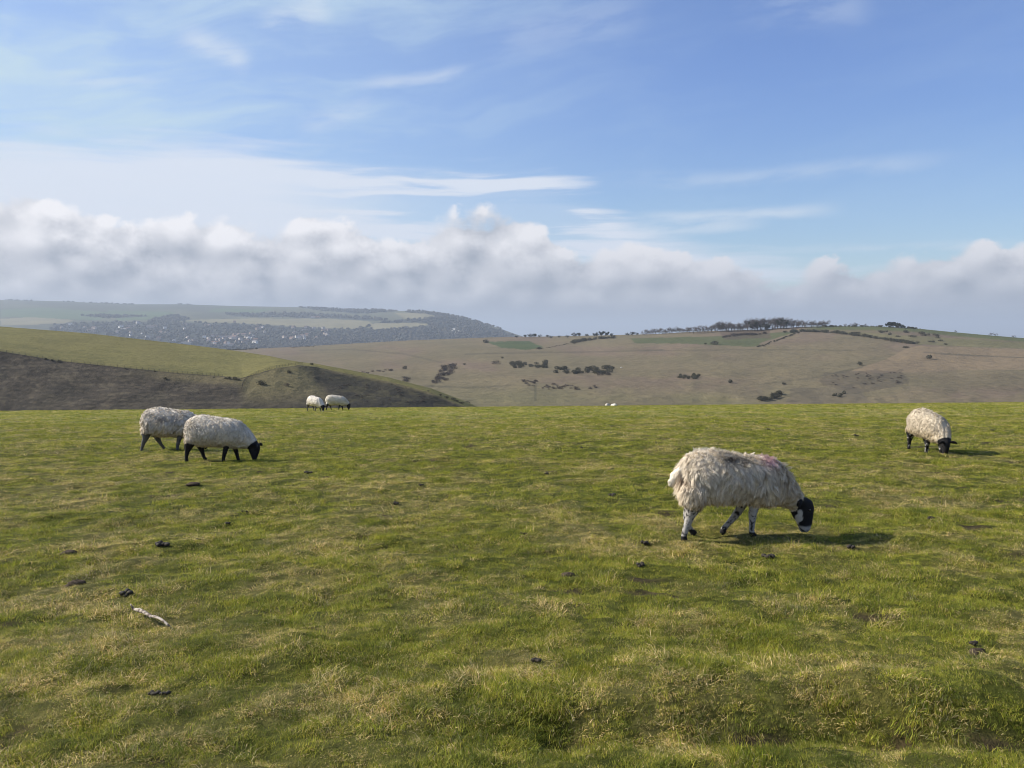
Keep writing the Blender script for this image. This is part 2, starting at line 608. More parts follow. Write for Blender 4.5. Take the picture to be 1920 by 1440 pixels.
def hill_col(U, P, V):
    r = np.interp(U, [q[0] for q in ridge], [q[1] for q in ridge])
    C = np.broadcast_to(np.array([0.160, 0.129, 0.081]), U.shape + (3,)).copy()
    n = fbm(U * 0.008, P * 0.035, 77, 4)
    C = paint(C, ss(n, 0.42, 0.62) * 0.5, (0.152, 0.130, 0.076))
    C = paint(C, ss(n, 0.45, 0.30) * 0.6, (0.160, 0.118, 0.088))
    C = paint(C, ss(P, 712, 750) * (1 - ss(U, 1380, 1520)) * 0.5, (0.142, 0.132, 0.068))
    C = paint(C, soft_poly(U, P, TAN, 2.5), (0.200, 0.152, 0.096))
    C = paint(C, soft_poly(U, P, [(1545, 700), (1690, 693), (1700, 722), (1600, 735), (1540, 720)], 14) * 0.55, (0.095, 0.078, 0.058))
    C = paint(C, soft_poly(U, P, [(1480, 730), (1600, 722), (1640, 755), (1470, 757)], 10) * 0.45, (0.100, 0.085, 0.066))
    C = paint(C, soft_poly(U, P, [(1740, 705), (1930, 700), (1930, 735), (1780, 730)], 14, 3) * 0.5, (0.140, 0.112, 0.072))
    C = paint(C, soft_poly(U, P, [(912, 641), (990, 639), (1020, 651), (985, 656), (940, 652)], 2.0), (0.072, 0.090, 0.040))
    C = paint(C, soft_poly(U, P, [(1180, 634), (1330, 631), (1450, 624), (1500, 620), (1430, 641), (1415, 650), (1300, 645), (1190, 643)], 1.5) * 0.85, (0.078, 0.092, 0.040))
    C = paint(C, soft_poly(U, P, [(1350, 621), (1442, 617), (1445, 634), (1360, 637)], 4) * 0.7, (0.090, 0.066, 0.048))
    C = paint(C, ss(P - r, 9, 5) * ss(U, 1490, 1540) * 0.9, (0.088, 0.100, 0.042))
    C = paint(C, soft_poly(U, P, [(1560, 619), (1930, 644), (2300, 665), (2300, 670), (1930, 654), (1720, 646)], 1.5) * 0.7, (0.150, 0.138, 0.066))
    for ln, w, k in (([(870, 664), (1000, 661), (1100, 660), (1250, 656)], 0.8, 0.45), ([(560, 657), (660, 655), (760, 664), (830, 680)], 0.8, 0.4),
                     ([(1200, 658), (1400, 655), (1600, 657)], 0.7, 0.35), ([(1730, 661), (1920, 671), (2200, 690)], 0.8, 0.6),
                     ([(680, 730), (800, 724), (900, 727), (960, 722)], 1.0, 0.5), ([(1430, 720), (1520, 709), (1620, 688)], 0.9, 0.4)):
        q = np.interp(U, [a[0] for a in ln], [a[1] for a in ln])
        C = paint(C, (np.abs(P - q) < w + 0.6) * (U > ln[0][0]) * (U < ln[-1][0]) * k, (0.075, 0.068, 0.048))
    path = (np.abs(U - 1003) < 2.2) * (P > 724) * (P < 752)
    return paint(C, path * 0.5, (0.07, 0.066, 0.045))


m_hill = hill_mat('hill_grass', 0.16, 0.016, 1.2, contrast=0.75)
hill.build('valley_hill', np.concatenate([np.arange(250, 1960, 2.5), np.arange(1960, 2400, 8)]), [6, 42, 60], hill_col, m_hill, 900, 130)

# --- far downs with the town below them
far_top = [(-900, 560), (-400, 558), (0, 562.5), (60, 563.5), (115, 565), (170, 567.5), (240, 570.5), (345, 570.5), (430, 573.5), (560, 576), (640, 579), (700, 580), (740, 583), (790, 583), (812, 586.5), (850, 591), (880, 598), (905, 606), (935, 615), (962, 625), (1010, 640), (1060, 655)]
downs = Sheet([
    ([(-900, 700), (1060, 700)], [(-900, 2300), (1060, 2600)]),
    ([(-900, 655), (600, 655), (900, 658), (1060, 670)], [(-900, 2900), (400, 3000), (1060, 3300)]),
    ([(-900, 604), (0, 606), (300, 602), (640, 604), (800, 606), (900, 620), (962, 634), (1060, 660)], [(-900, 4200), (0, 4200), (640, 4300), (960, 3900), (1060, 3600)]),
    (far_top, [(-900, 6600), (0, 6400), (430, 6200), (640, 5800), (800, 5000), (960, 4300), (1060, 3800)]),
], rough=0.015, freq=(0.01, 0.05), seed=151)
WOODS = [
    [(640, 612), (700, 606), (760, 600), (850, 592), (905, 607), (965, 630), (1010, 645), (440, 655), (560, 640), (640, 640)],
    [(420, 588), (560, 586), (690, 594), (740, 602), (620, 596), (440, 594)],
    [(560, 576), (740, 583), (690, 588), (600, 583)], [(100, 606), (300, 602), (420, 606), (640, 618), (640, 655), (80, 655)],
    [(150, 592), (200, 590), (280, 593), (200, 597)], [(280, 598), (330, 590), (360, 600), (300, 606)], [(760, 585), (812, 586), (860, 596), (800, 600)],
]
PALE = [[(345, 600), (480, 597), (620, 598), (690, 602), (702, 609), (660, 617), (560, 613), (450, 606), (370, 604)],
        [(700, 606), (780, 605), (812, 608), (770, 614), (700, 620), (690, 614)], [(738, 586), (800, 588), (830, 596), (760, 598)],
        [(0, 598), (60, 595), (140, 600), (120, 607), (0, 610)]]
GREENS = [[(0, 580), (90, 577), (250, 590), (180, 600), (0, 594)], [(200, 582), (330, 585), (300, 600), (220, 600)], [(400, 578), (520, 579), (480, 586), (390, 584)]]


def downs_col(U, P, V):
    C = np.broadcast_to(np.array([0.105, 0.105, 0.062]), U.shape + (3,)).copy()
    C = paint(C, ss(fbm(U * 0.012, P * 0.11, 7, 3), 0.45, 0.6) * 0.7, (0.065, 0.068, 0.045))
    for q in GREENS: C = paint(C, soft_poly(U, P, q, 3), (0.085, 0.118, 0.052))
    for i, q in enumerate(WOODS): C = paint(C, soft_poly(U, P, q, 4, i), (0.034, 0.036, 0.028))
    for i, q in enumerate(PALE): C = paint(C, soft_poly(U, P, q, 1.5, i), (0.205, 0.180, 0.100))
    return paint(C, soft_poly(U, P, [(846, 617), (856, 614), (868, 619), (862, 626), (848, 625)], 3), (0.40, 0.38, 0.34))


m_downs = hill_mat('far_downs', 0.02, 0.004, 3.0, contrast=0.6)
downs.build('far_downs', np.arange(-900, 1061, 4.0), [6, 34, 40], downs_col, m_downs, 2500, 260)

# --- low plain out to the horizon
PLAIN_Z = -165.0
m_plain = new_mat('plain')
p = position()
n1_ = noise(p, 0.0007, 4.0, 0.6)
surface(mix(sstep(n1_, 0.4, 0.6), (0.05, 0.06, 0.035), (0.12, 0.12, 0.07)), 0.95)
R = 60000.0
n = 41
gx, gy = np.meshgrid(np.linspace(-R, R, n), np.linspace(-R, R, n))
me = mesh_np('plain', np.stack([gx, gy, np.full_like(gx, PLAIN_Z)], -1).reshape(-1, 3), [grid_faces(n, n)], None, m_plain)
tag(link('plain', me), kind='structure')

# --- the air
m_air = bpy.data.materials.new('air')
m_air.use_nodes = True
S.tree = m_air.node_tree
S.tree.nodes.clear()
pv = S.tree.nodes.new('ShaderNodeVolumePrincipled')
pv.inputs['Color'].default_value = (0.63, 0.72, 0.85, 1)
pv.inputs['Density'].default_value = 0.00012
pv.inputs['Anisotropy'].default_value = 0.1
mo = S.tree.nodes.new('ShaderNodeOutputMaterial')
S.tree.links.new(pv.outputs[0], mo.inputs['Volume'])
bm = bmesh.new()
bmesh.ops.create_cube(bm, size=1.0)
me = bpy.data.meshes.new('haze')
bm.to_mesh(me)
bm.free()
me.materials.append(m_air)
z0, z1 = PLAIN_Z - 1.0, 262.0
haze = link('haze', me, loc=(0, 0, (z0 + z1) / 2), scale=(2 * R + 400, 2 * R + 400, z1 - z0))
tag(haze, kind='stuff')
# ------------------------------------------------------------------ sheep
def loft(rings, nseg=16):
    """rings: (centre, axis_a, axis_b) -> closed tube"""
    V = []
    for c, a, b in rings:
        for k in range(nseg):
            t = 2 * math.pi * k / nseg
            V.append(np.asarray(c) + np.asarray(a) * math.cos(t) + np.asarray(b) * math.sin(t))
    n = len(rings)
    Q = []
    for r in range(n - 1):
        for k in range(nseg):
            k2 = (k + 1) % nseg
            Q.append((r * nseg + k, r * nseg + k2, (r + 1) * nseg + k2, (r + 1) * nseg + k))
    V += [np.asarray(rings[0][0]), np.asarray(rings[-1][0])]
    T = []
    for k in range(nseg):
        k2 = (k + 1) % nseg
        T.append((n * nseg, k2, k))
        T.append((n * nseg + 1, (n - 1) * nseg + k, (n - 1) * nseg + k2))
    return np.array(V), Q, T


def tube(path, nseg=10, lat=(0, 1, 0), flat=1.0):
    """path: (point, radius); flat squashes across"""
    P = [np.asarray(p, float) for p, _ in path]
    rings = []
    for i, (p, r) in enumerate(path):
        t = P[min(i + 1, len(P) - 1)] - P[max(i - 1, 0)]
        t = t / np.linalg.norm(t)
        L = np.asarray(lat, float) - t * np.dot(lat, t)
        L /= np.linalg.norm(L)
        B = np.cross(t, L)
        rings.append((P[i], L * r, B * r * flat))
    return loft(rings, nseg)


def remeshed(parts, voxel, smooth_it=3):
    Vs, Fs, off = [], [], 0
    for V, Q, T in parts:
        Vs += [tuple(v) for v in V]
        Fs += [tuple(i + off for i in f) for f in list(Q) + list(T)]
        off += len(V)
    me = bpy.data.meshes.new('tmp')
    me.from_pydata(Vs, [], Fs)
    o = bpy.data.objects.new('tmp', me)
    COL.objects.link(o)
    m = o.modifiers.new('r', 'REMESH')
    m.mode = 'VOXEL'
    m.voxel_size = voxel
    m2 = o.modifiers.new('s', 'SMOOTH')
    m2.factor = 0.5
    m2.iterations = smooth_it
    dg = bpy.context.evaluated_depsgraph_get()
    out = bpy.data.meshes.new_from_object(o.evaluated_get(dg))
    bpy.data.objects.remove(o)
    bpy.data.meshes.remove(me)
    return out


RIG_A = dict(S=220.0, x0=1365.0, g=1007.0, body=[(1273, 875, 1272, 896, 0.048), (1276, 863, 1272, 921, 0.123), (1284, 853, 1279, 934, 0.171), (1300, 845, 1300, 937, 0.195), (1325, 844, 1330, 939, 0.211), (1355, 848, 1360, 941, 0.22), (1385, 853, 1390, 940, 0.217), (1415, 857, 1412, 945, 0.201), (1440, 860, 1427, 950, 0.18), (1457, 871, 1445, 949, 0.152), (1473, 891, 1460, 952, 0.128), (1489, 911, 1472, 956, 0.106), (1503, 930, 1480, 960, 0.085), (1510, 944, 1487, 957, 0.067)],
    head=[(1512, 938, 1491, 948, .055), (1523, 946, 1483, 957, .068), (1527, 958, 1482, 967, .066), (1526, 970, 1487, 977, .056), (1525, 982, 1493, 986, .046),
          (1523, 993, 1497, 995, .041), (1520, 1001, 1500, 1003, .037), (1516, 1006, 1504, 1007, .022)],
    legs=[(-.115, [(1290, 905, .105), (1287, 928, .090), (1287, 948, .050), (1281, 965, .029), (1275, 983, .0235), (1271, 997, .020), (1271, 1003, .0235), (1273, 1007, .024)]),
          (.115, [(1298, 908, .10), (1294, 935, .075), (1290, 954, .036), (1285, 972, .025), (1287, 987, .021), (1294, 998, .019), (1299, 1004, .0235), (1302, 1007, .023)]),
          (-.085, [(1410, 920, .075), (1406, 943, .046), (1402, 962, .030), (1401, 980, .0225), (1400, 995, .019), (1403, 1003, .0235), (1406, 1007, .024)]),
          (.085, [(1402, 920, .075), (1394, 944, .046), (1386, 961, .031), (1376, 975, .026), (1364, 988, .0195), (1356, 997, .021), (1354, 1003, .024), (1357, 1006, .022)])],
    ears=[((1497, 945), (1487, 949), .055, .150)], tail=[(1284, 868, .042), (1269, 879, .036), (1258, 891, .033), (1252, 901, .033), (1250, 909, .018)])
RIG_B = dict(S=117.0, x0=412.0, g=866.0, body=[
    (350.5, 801, 350.5, 813, .05), (353, 791, 352, 824, .14), (359, 784, 358, 833, .18), (369, 779, 369, 837, .213), (383, 778, 383, 838, .23),
    (400, 781, 400, 838, .24), (420, 784, 420, 839, .235), (438, 786, 436, 841, .215), (450, 790, 447, 842, .19), (460, 798, 456, 842, .162),
    (470, 809, 464, 842, .138), (478, 819, 470, 842, .115), (483, 828, 474, 841, .092), (485, 833, 477, 839, .068)],
    head=[(484.5, 830, 474, 836, .055), (488, 835, 467, 841, .070), (488.5, 842, 467, 847, .064), (487, 849, 470, 853, .053), (484.5, 855, 472, 858, .045),
          (482, 861, 473, 862, .040), (480, 864.5, 474, 865, .034), (478, 866, 475.5, 866, .020)],
    legs=[(-.115, [(363, 822, .10), (360, 832, .082), (357, 841, .042), (355, 849, .029), (354, 857, .024), (354, 862, .022), (355.5, 866, .027)]),
          (.115, [(368, 822, .10), (370, 834, .078), (373, 842, .042), (375, 850, .028), (377, 858, .023), (379, 862, .022), (381.5, 866, .027)]),
          (-.085, [(430, 828, .075), (428, 838, .046), (425, 847, .031), (423, 855, .025), (422, 861, .022), (423, 866, .027)]),
          (.085, [(434, 828, .075), (437, 838, .046), (440, 847, .031), (442, 855, .025), (443, 861, .022), (445, 866, .027)])],
    ears=[((484, 835), (488, 837), .05, .165)], tail=[(357, 790, .036), (351, 800, .034), (349, 810, .03), (350, 818, .018)])


def wool_mat():
    m = new_mat('fleece')
    c = attr('col')
    surface(c, 1.0, None, transl=0.22, spec=0.05, sheen=0.15)
    return m


def hide_mat():
    m = new_mat('sheep_skin')
    p = position()
    b = noise(p, 90.0, 5.0, 0.7)
    c = attr('col')
    surface(mix(sstep(b, 0.35, 0.65) * 0.45, c, mix(1.0, c, (0.6, 0.6, 0.58), 'MULTIPLY')), 0.8, b, 0.6, 0.01, spec=0.25)
    return m


M_WOOL, M_SKIN = wool_mat(), hide_mat()
m_eye = new_mat('eye')
surface((0.02, 0.014, 0.008), 0.12, spec=0.6)
m_hoof = new_mat('hoof')
surface((0.03, 0.026, 0.022), 0.6)


def make_sheep(rig, label, spot, yaw, size=1.0, voxel=0.014, locks=1500, per=8, lock_len=(.035, .06), strand_w=.006, wool=(.79, .70, .565),
               face='black', legs='black', marks=(), group=None, seed=1, lean=0.0, shag=1.0, pitch=0.0, traced=False, face_r=.105):
    rng = np.random.default_rng(seed)
    Sx, x0, g = rig['S'], rig['x0'], rig['g']
    cy_, sy_ = (math.cos(yaw), math.sin(yaw)) if traced else (1.0, 0.0)
    L = lambda px, py, y=0.0: np.array([((px - x0) / Sx + y * sy_) / cy_, y, (g - py) / Sx])
    parts, axes = [], []                 # axes: (group, points, radii)

    def ringset(rs):
        out = []
        for tx, ty, bx, by, a in rs:
            T, B = L(tx, ty), L(bx, by)
            out.append(((T + B) / 2, np.array([0, a, 0]), (T - B) / 2))
        return out
    rb, rh = ringset(rig['body']), ringset(rig['head'])
    parts.append(loft(rb, 28))
    parts.append(loft(rh, 20))
    axes.append((0, [r[0] for r in rb], [(r[1][1] + np.linalg.norm(r[2])) / 2 for r in rb]))
    axes.append((1, [r[0] for r in rh], [(r[1][1] + np.linalg.norm(r[2])) / 2 for r in rh]))
    feet = []
    for y, pth in rig['legs']:
        P = [(L(px, py, y * (0.92 + 0.08 * k / len(pth))), r * (1.0 if k < 2 else 1.22)) for k, (px, py, r) in enumerate(pth)]
        parts.append(tube(P, 12))
        axes.append((2, [q[0] for q in P], [q[1] for q in P]))
        feet.append((P[-1][0], P[-2][0]))
    for (r0, r1, ya, yb) in rig['ears']:
        for s in (-1, 1):
            a, b = L(*r0, s * ya), L(*r1, s * yb)
            d = b - a
            P = [(a, .018), (a + d * .35 + (0, 0, .006), .036), (a + d * .7 + (0, 0, .0), .031), (b - (0, 0, .018), .012)]
            parts.append(tube(P, 10, lat=(.45, 0, .9), flat=0.40))
            axes.append((3, [q[0] for q in P], [q[1] for q in P]))
    P = [(L(px, py, 0.0), r) for px, py, r in rig['tail']]
    parts.append(tube(P, 10))
    axes.append((4, [q[0] for q in P], [q[1] for q in P]))
    me = remeshed(parts, voxel)
    nv = len(me.vertices)
    V = np.empty(nv * 3, np.float32)
    me.vertices.foreach_get('co', V)
    V = V.reshape(-1, 3).astype(float)
    # which part of the animal each vertex belongs to
    best, grp = np.full(nv, 9e9), np.zeros(nv, int)
    for gid, P, Rr in axes:
        for i in range(len(P) - 1):
            for t in (0, .25, .5, .75) + ((1.0,) if i == len(P) - 2 else ()):
                c, r = P[i] * (1 - t) + P[i + 1] * t, Rr[i] * (1 - t) + Rr[i + 1] * t
                d = np.linalg.norm(V - c, axis=1) / max(r, .008)
                m_ = d < best
                best[m_], grp[m_] = d[m_], gid
    woolly = (grp == 0) | (grp == 4) | ((grp == 2) & (V[:, 2] > .300 + .03 * np.sin(V[:, 0] * 25)))
    hpt = L(*rig['head'][1][:2]) * .5 + L(*rig['head'][1][2:4]) * .5
    bare = np.linalg.norm((V - hpt) * np.array([1, .8, 1]), axis=1) < face_r
    grp[bare & (grp == 0)] = 1
    woolly &= ~bare
    # lumps in the fleece
    nrm = np.empty(nv * 3, np.float32)
    me.vertices.foreach_get('normal', nrm)
    nrm = nrm.reshape(-1, 3).astype(float)
    u = V[:, 0] * 1.0 + V[:, 1] * 2.1
    w = V[:, 2] * 1.0 - V[:, 1] * 1.3
    lump = (fbm(u * 13, w * 13, seed, 3) - 0.5) * 0.035 * shag
    lump += (fbm(u * 40, w * 26, seed + 3, 2) - 0.5) * 0.016 * shag
    V = V + nrm * (lump * woolly)[:, None]
    me.vertices.foreach_set('co', V.astype(np.float32).ravel())
    # colours
    wc = np.asarray(wool)
    C = np.tile(wc, (nv, 1))
    n1 = fbm(u * 22, w * 22, seed + 9, 3)
    n2 = fbm(u * 9, w * 9, seed + 19, 3)
    C *= (0.80 + 0.35 * n2)[:, None]
    black, white = np.array([.012, .011, .012]), np.array([.55, .52, .48])
    fm = (grp == 1) | (grp == 3)
    lm = (grp == 2) & ~woolly
    hx = L(0, 0)[0] * 0
    pat = np.zeros(nv)
    if face == 'badger':
        jw = L(1494, 974)
        pat = ss(.50 * n1 + .75 * np.exp(-(((V[:, 0] - jw[0]) / .030) ** 2 + ((V[:, 2] - jw[2]) / .075) ** 2)), .55, .68)
        pat = np.maximum(pat, .8 * ss(n1, .42, .58) * ss(V[:, 2], .075, .045))
    elif face == 'white_nose':
        pat = ss(V[:, 2] + .05 * n1, .10, .07)
    elif face == 'dark':
        black = np.array([.035, .030, .028])
    C[fm] = (black + (white - black) * pat[:, None])[fm]
    lp = {'black': np.zeros(nv), 'mottled': 1 - ss(fbm(u * 75, w * 55, seed + 41, 2) + .5 * (V[:, 2] < .045) - .10 * (V[:, 2] < .22), .50, .58), 'grey': 0.08 + 0.35 * n1, 'sock': ss(n1, .62, .68)}[legs]
    C[lm] = (black + (white * .72 - black) * lp[:, None])[lm]

    def marked(P, base):
        for (mx, mz, rx, rz, col, amp) in marks:
            q = L(mx, mz)
            d = ((P[:, 0] - q[0]) / rx) ** 2 + ((P[:, 2] - q[2]) / rz) ** 2
            k = (amp * np.exp(-d * 1.2))[:, None]
            base = base + (np.asarray(col) - base) * np.clip(k, 0, 1)
        return base
    C[grp == 4] *= .68
    C[woolly] = marked(V[woolly], C[woolly])
    a = me.color_attributes.new('col', 'FLOAT_COLOR', 'POINT')
    cc = np.ones((nv, 4), np.float32)
    cc[:, :3] = C
    a.data.foreach_set('color', cc.ravel())
    me.materials.clear()
    me.materials.append(M_SKIN)
    me.polygons.foreach_set('use_smooth', np.ones(len(me.polygons), bool))
    root = bpy.data.objects.new('sheep', None)
    COL.objects.link(root)
    root.empty_display_size = 0.2
    root.location = spot
    root.rotation_euler = (lean, pitch, yaw)
    root.scale = (size,) * 3
    tag(root, label, 'sheep', group)
    link('body', me, root)
    # fleece: locks of tapering strands
    if locks:
        me.calc_loop_triangles()
        nt = len(me.loop_triangles)
        T = np.empty(nt * 3, np.int32)
        me.loop_triangles.foreach_get('vertices', T)
        T = T.reshape(-1, 3)
        tl = np.array([L(px, py) for px, py, r in rig['tail'][1:]])
        ntail = np.min(np.linalg.norm(V[:, None] - tl[None], axis=2), axis=1) > .050
        T = T[(woolly & (grp != 4) & ntail)[T].all(1)]
        e1, e2 = V[T[:, 1]] - V[T[:, 0]], V[T[:, 2]] - V[T[:, 0]]
        fn = np.cross(e1, e2)
        ar = np.linalg.norm(fn, axis=1)
        pick = rng.choice(len(T), locks, p=ar / ar.sum())
        r1, r2 = rng.random((2, locks))
        sq = np.sqrt(r1)
        bc = np.stack([1 - sq, sq * (1 - r2), sq * r2], 1)
        p0 = (V[T[pick]] * bc[..., None]).sum(1)
        nn = fn[pick] / ar[pick][:, None]
        flow = np.stack([-0.25 + 0.7 * (fbm(p0[:, 0] * 7, p0[:, 2] * 7 + p0[:, 1] * 5, seed + 5, 2) - .5) * 2,
                         np.sign(p0[:, 1]) * 0.30 + rng.normal(0, .15, locks), np.full(locks, -0.9)], 1)
        flow -= nn * (flow * nn).sum(1)[:, None]
        d = nn * rng.uniform(.12, .34, locks)[:, None] + flow + rng.normal(0, .16, (locks, 3))
        d /= np.linalg.norm(d, axis=1)[:, None]
        hp = L(*rig['head'][1][:2]) * .5 + L(*rig['head'][1][2:4]) * .5
        LL = rng.uniform(*lock_len, locks) * (.45 + .55 * ss(p0[:, 2], .27, .40)) * (.30 + .70 * ss(np.linalg.norm(p0 - hp, axis=1), .12, .32)) * (1 - .5 * ss(nn[:, 2], .45, .85))
        lc = wc * rng.uniform(.78, 1.16, locks)[:, None] * (0.82 + 0.32 * fbm(p0[:, 0] * 6, p0[:, 2] * 6, seed + 33, 3))[:, None]
        stain = ss(p0[:, 2], .48, .28)[:, None]
        lc = lc * (1 - stain * np.array([.10, .17, .32]))
        lc = marked(p0, lc)
        rep = lambda A: np.repeat(A, per, 0)
        N = locks * per
        pr, nr, dr, lr = rep(p0), rep(nn), rep(d), rep(LL)
        jit = rng.normal(0, .011, (N, 3))
        jit -= nr * (jit * nr).sum(1)[:, None]
        base = pr + jit - nr * .004
        tip = pr + jit * .35 + dr * (lr * rng.uniform(.75, 1.12, N))[:, None] + rng.normal(0, .004, (N, 3))
        mid = (base * .5 + tip * .5) + nr * (lr * .10)[:, None] + rng.normal(0, .003, (N, 3))
        wv = np.cross(dr, nr)
        wv /= np.linalg.norm(wv, axis=1)[:, None] + 1e-9
        ww = wv * (strand_w * rng.uniform(.6, 1.2, N))[:, None] * .5
        SV = np.stack([base - ww, base + ww, mid + ww * .9, mid - ww * .9, tip], 1).reshape(-1, 3)
        k = np.arange(N)[:, None] * 5
        cols = np.repeat(rep(lc) * rng.uniform(.88, 1.10, (N, 1)), 5, 0)
        fl = mesh_np('fleece', SV, [k + np.array([[0, 1, 2, 3]]), k + np.array([[3, 2, 4]])], cols, M_WOOL)
        link('fleece', fl, root)
    if voxel < 0.013:
        h = rig['head'][2]
        T_, B_ = L(h[0], h[1]), L(h[2], h[3])
        ec = T_ * .66 + B_ * .34
        for s in (-1, 1):
            bm = bmesh.new()
            bmesh.ops.create_uvsphere(bm, u_segments=12, v_segments=8, radius=.0125)
            em = bpy.data.meshes.new('eye')
            bm.to_mesh(em)
            bm.free()
            em.materials.append(m_eye)
            link('eye', em, root, loc=(ec[0], s * (h[4] - .006), ec[2]))
    return root


A0 = field_at(1370, 1006)
print('sheep spots', A0)
ewe = make_sheep(RIG_A, 'shaggy ewe with pink shoulder mark and speckled legs grazing nearest the camera', tuple(A0), RAD(11), traced=True, face_r=.085, size=A0[1] / 7.558, voxel=0.0095,
           locks=8500, per=8, lock_len=(.055, .10), strand_w=.0042, face='badger', legs='mottled', seed=3, shag=.9,
           marks=[(1352, 857, .085, .035, (.085, .068, .055), .95), (1375, 862, .05, .022, (.12, .09, .075), .8), (1428, 864, .075, .04, (.72, .42, .47), .8), (1268, 895, .02, .045, (.30, .15, .08), .8)])
ewe.scale.x *= 1.035
B0 = field_at(412, 865)
make_sheep(RIG_B, 'smooth fleeced ewe with black face and black legs overlapping the sheep behind it', tuple(B0), RAD(0), size=B0[1] / 14.2, voxel=0.0125,
           locks=3600, per=6, lock_len=(.028, .048), strand_w=.007, wool=(.72, .65, .545), seed=5, shag=.8)
C0 = field_at(326, 843)
RIG_C = dict(RIG_B)
RIG_C['legs'] = [(-.115, [(363, 822, .10), (360, 832, .082), (359, 841, .045), (355, 849, .031), (353, 857, .025), (351, 862, .022), (352, 866, .027)]),
                 (.115, [(368, 822, .10), (372, 834, .078), (375, 842, .045), (378, 850, .030), (383, 858, .023), (386, 862, .022), (389, 866, .027)]),
                 RIG_B['legs'][2], (.085, [(434, 828, .075), (436, 838, .046), (436, 847, .031), (434, 855, .025), (433, 861, .022), (434, 866, .027)])]
make_sheep(RIG_C, 'ragged fleeced ewe with its head hidden behind the black legged ewe', tuple(C0), RAD(4), size=C0[1] / 15.4 * .98, voxel=0.0135,
           locks=3200, per=7, lock_len=(.045, .080), strand_w=.007, legs='grey', seed=8, wool=(.74, .67, .57), shag=1.2,
           marks=[(395, 800, .16, .05, (.22, .18, .15), .7), (425, 800, .07, .09, (.30, .26, .23), .6)])
F0 = field_at(1741, 849)
make_sheep(RIG_B, 'round cream ewe with black face grazing alone at the right, turned towards the camera', tuple(F0), RAD(-89), size=F0[1] / 14.2 * .93, voxel=0.0125,
           locks=3600, per=6, lock_len=(.025, .045), strand_w=.007, wool=(.56, .48, .365), legs='sock', seed=13, shag=.8)
D0 = field_at(592, 771)
make_sheep(RIG_B, 'white ewe with dark face in front of another, far off by the crest', tuple(D0), RAD(-40), size=D0[1] / 43, voxel=0.018,
           locks=900, per=4, lock_len=(.03, .05), strand_w=.014, wool=(.72, .66, .58), face='white_nose', legs='grey', seed=17)
E0 = field_at(632, 769)
make_sheep(RIG_B, 'greyer dark headed ewe grazing to the right of the white one by the crest', tuple(E0), RAD(6), size=E0[1] / 43, voxel=0.018,
           locks=900, per=4, lock_len=(.03, .05), strand_w=.014, wool=(.66, .60, .50), face='dark', legs='black', seed=19)


def beyond(px, d):
    a, b = ray(px, 757.0)
    return (a * d, d, float(field_z(a * d, d)))


make_sheep(RIG_B, 'left of two distant sheep whose backs just show over the crest', beyond(1139.5, 99.0), RAD(70), voxel=0.025, locks=300, per=3,
           strand_w=.03, wool=(.62, .56, .48), seed=23)
make_sheep(RIG_B, 'right of two distant sheep whose backs just show over the crest', beyond(1150.5, 101.0), RAD(115), voxel=0.025, locks=300, per=3,
           strand_w=.03, wool=(.72, .67, .58), seed=29)


# ------------------------------------------------------------------ things lying in the grass
def lump_mesh(name, blobs, mat, seed, sub=3):
    bm = bmesh.new()
    for (x, y, z, rx, ry, rz) in blobs:
        r = bmesh.ops.create_icosphere(bm, subdivisions=sub, radius=1.0)
        for v in r['verts']:
            c = v.co
            n = fbm(np.array(c.x * 2.2 + c.z * 1.7 + x * 40), np.array(c.y * 2.2 - c.z * 1.3 + y * 40), seed, 3)
            k = 0.72 + 0.56 * float(n)
            v.co = Vector((x + c.x * rx * k, y + c.y * ry * k, z + c.z * rz * k))
    me = bpy.data.meshes.new(name)
    bm.to_mesh(me)
    bm.free()
    for p in me.polygons: p.use_smooth = True
    me.materials.append(mat)
    return me


m_dung = new_mat('dung')
p = position()
nd = noise(p, 70.0, 5.0, 0.7)
surface(mix(nd, (0.014, 0.012, 0.009), (0.060, 0.046, 0.032)), 0.7, nd, 0.8, 0.01, spec=0.3)
m_soil = new_mat('soil')
p = position()
nd = noise(p, 50.0, 6.0, 0.75)
surface(mix(sstep(nd, 0.35, 0.65), (0.040, 0.030, 0.021), (0.135, 0.102, 0.072)), 0.95, nd, 1.0, 0.02, spec=0.1)
m_wood = new_mat('bleached_wood')
p = position()
nw = noise(mapped(p, (1, 1, 1)), 38.0, 4.0, 0.6)
surface(mix(sstep(nw, 0.44, 0.58), (0.46, 0.40, 0.33), (0.13, 0.10, 0.08)), 0.8, nw, 0.5, 0.004)
DUNG = [(298, 1307, .115, 'black sheep dung spread in a lumpy row near the bottom left', 6),
        (982, 1004, .070, 'dark lump of dung in mid pasture left of the shaggy ewe', 3),
        (1826, 1214, .050, 'small black dropping beside a brown clod at the right', 2),
        (372, 1014, .055, 'small dark dropping in the grass well beyond the pale stick', 3),
        (458, 962, .070, 'dark dropping in the pasture below the two left ewes', 2),
        (1006, 1245, .045, 'small dark dropping in the middle foreground', 1),
        (1745, 975, .075, 'dark dropping in the grass right of the shaggy ewe shadow', 2),
        (790, 912, .060, 'tiny dark dropping in the open pasture between the ewes', 1),
        (1025, 890, .060, 'tiny dark dropping up the slope left of the shaggy ewe', 1)]
rr = random.Random(4)
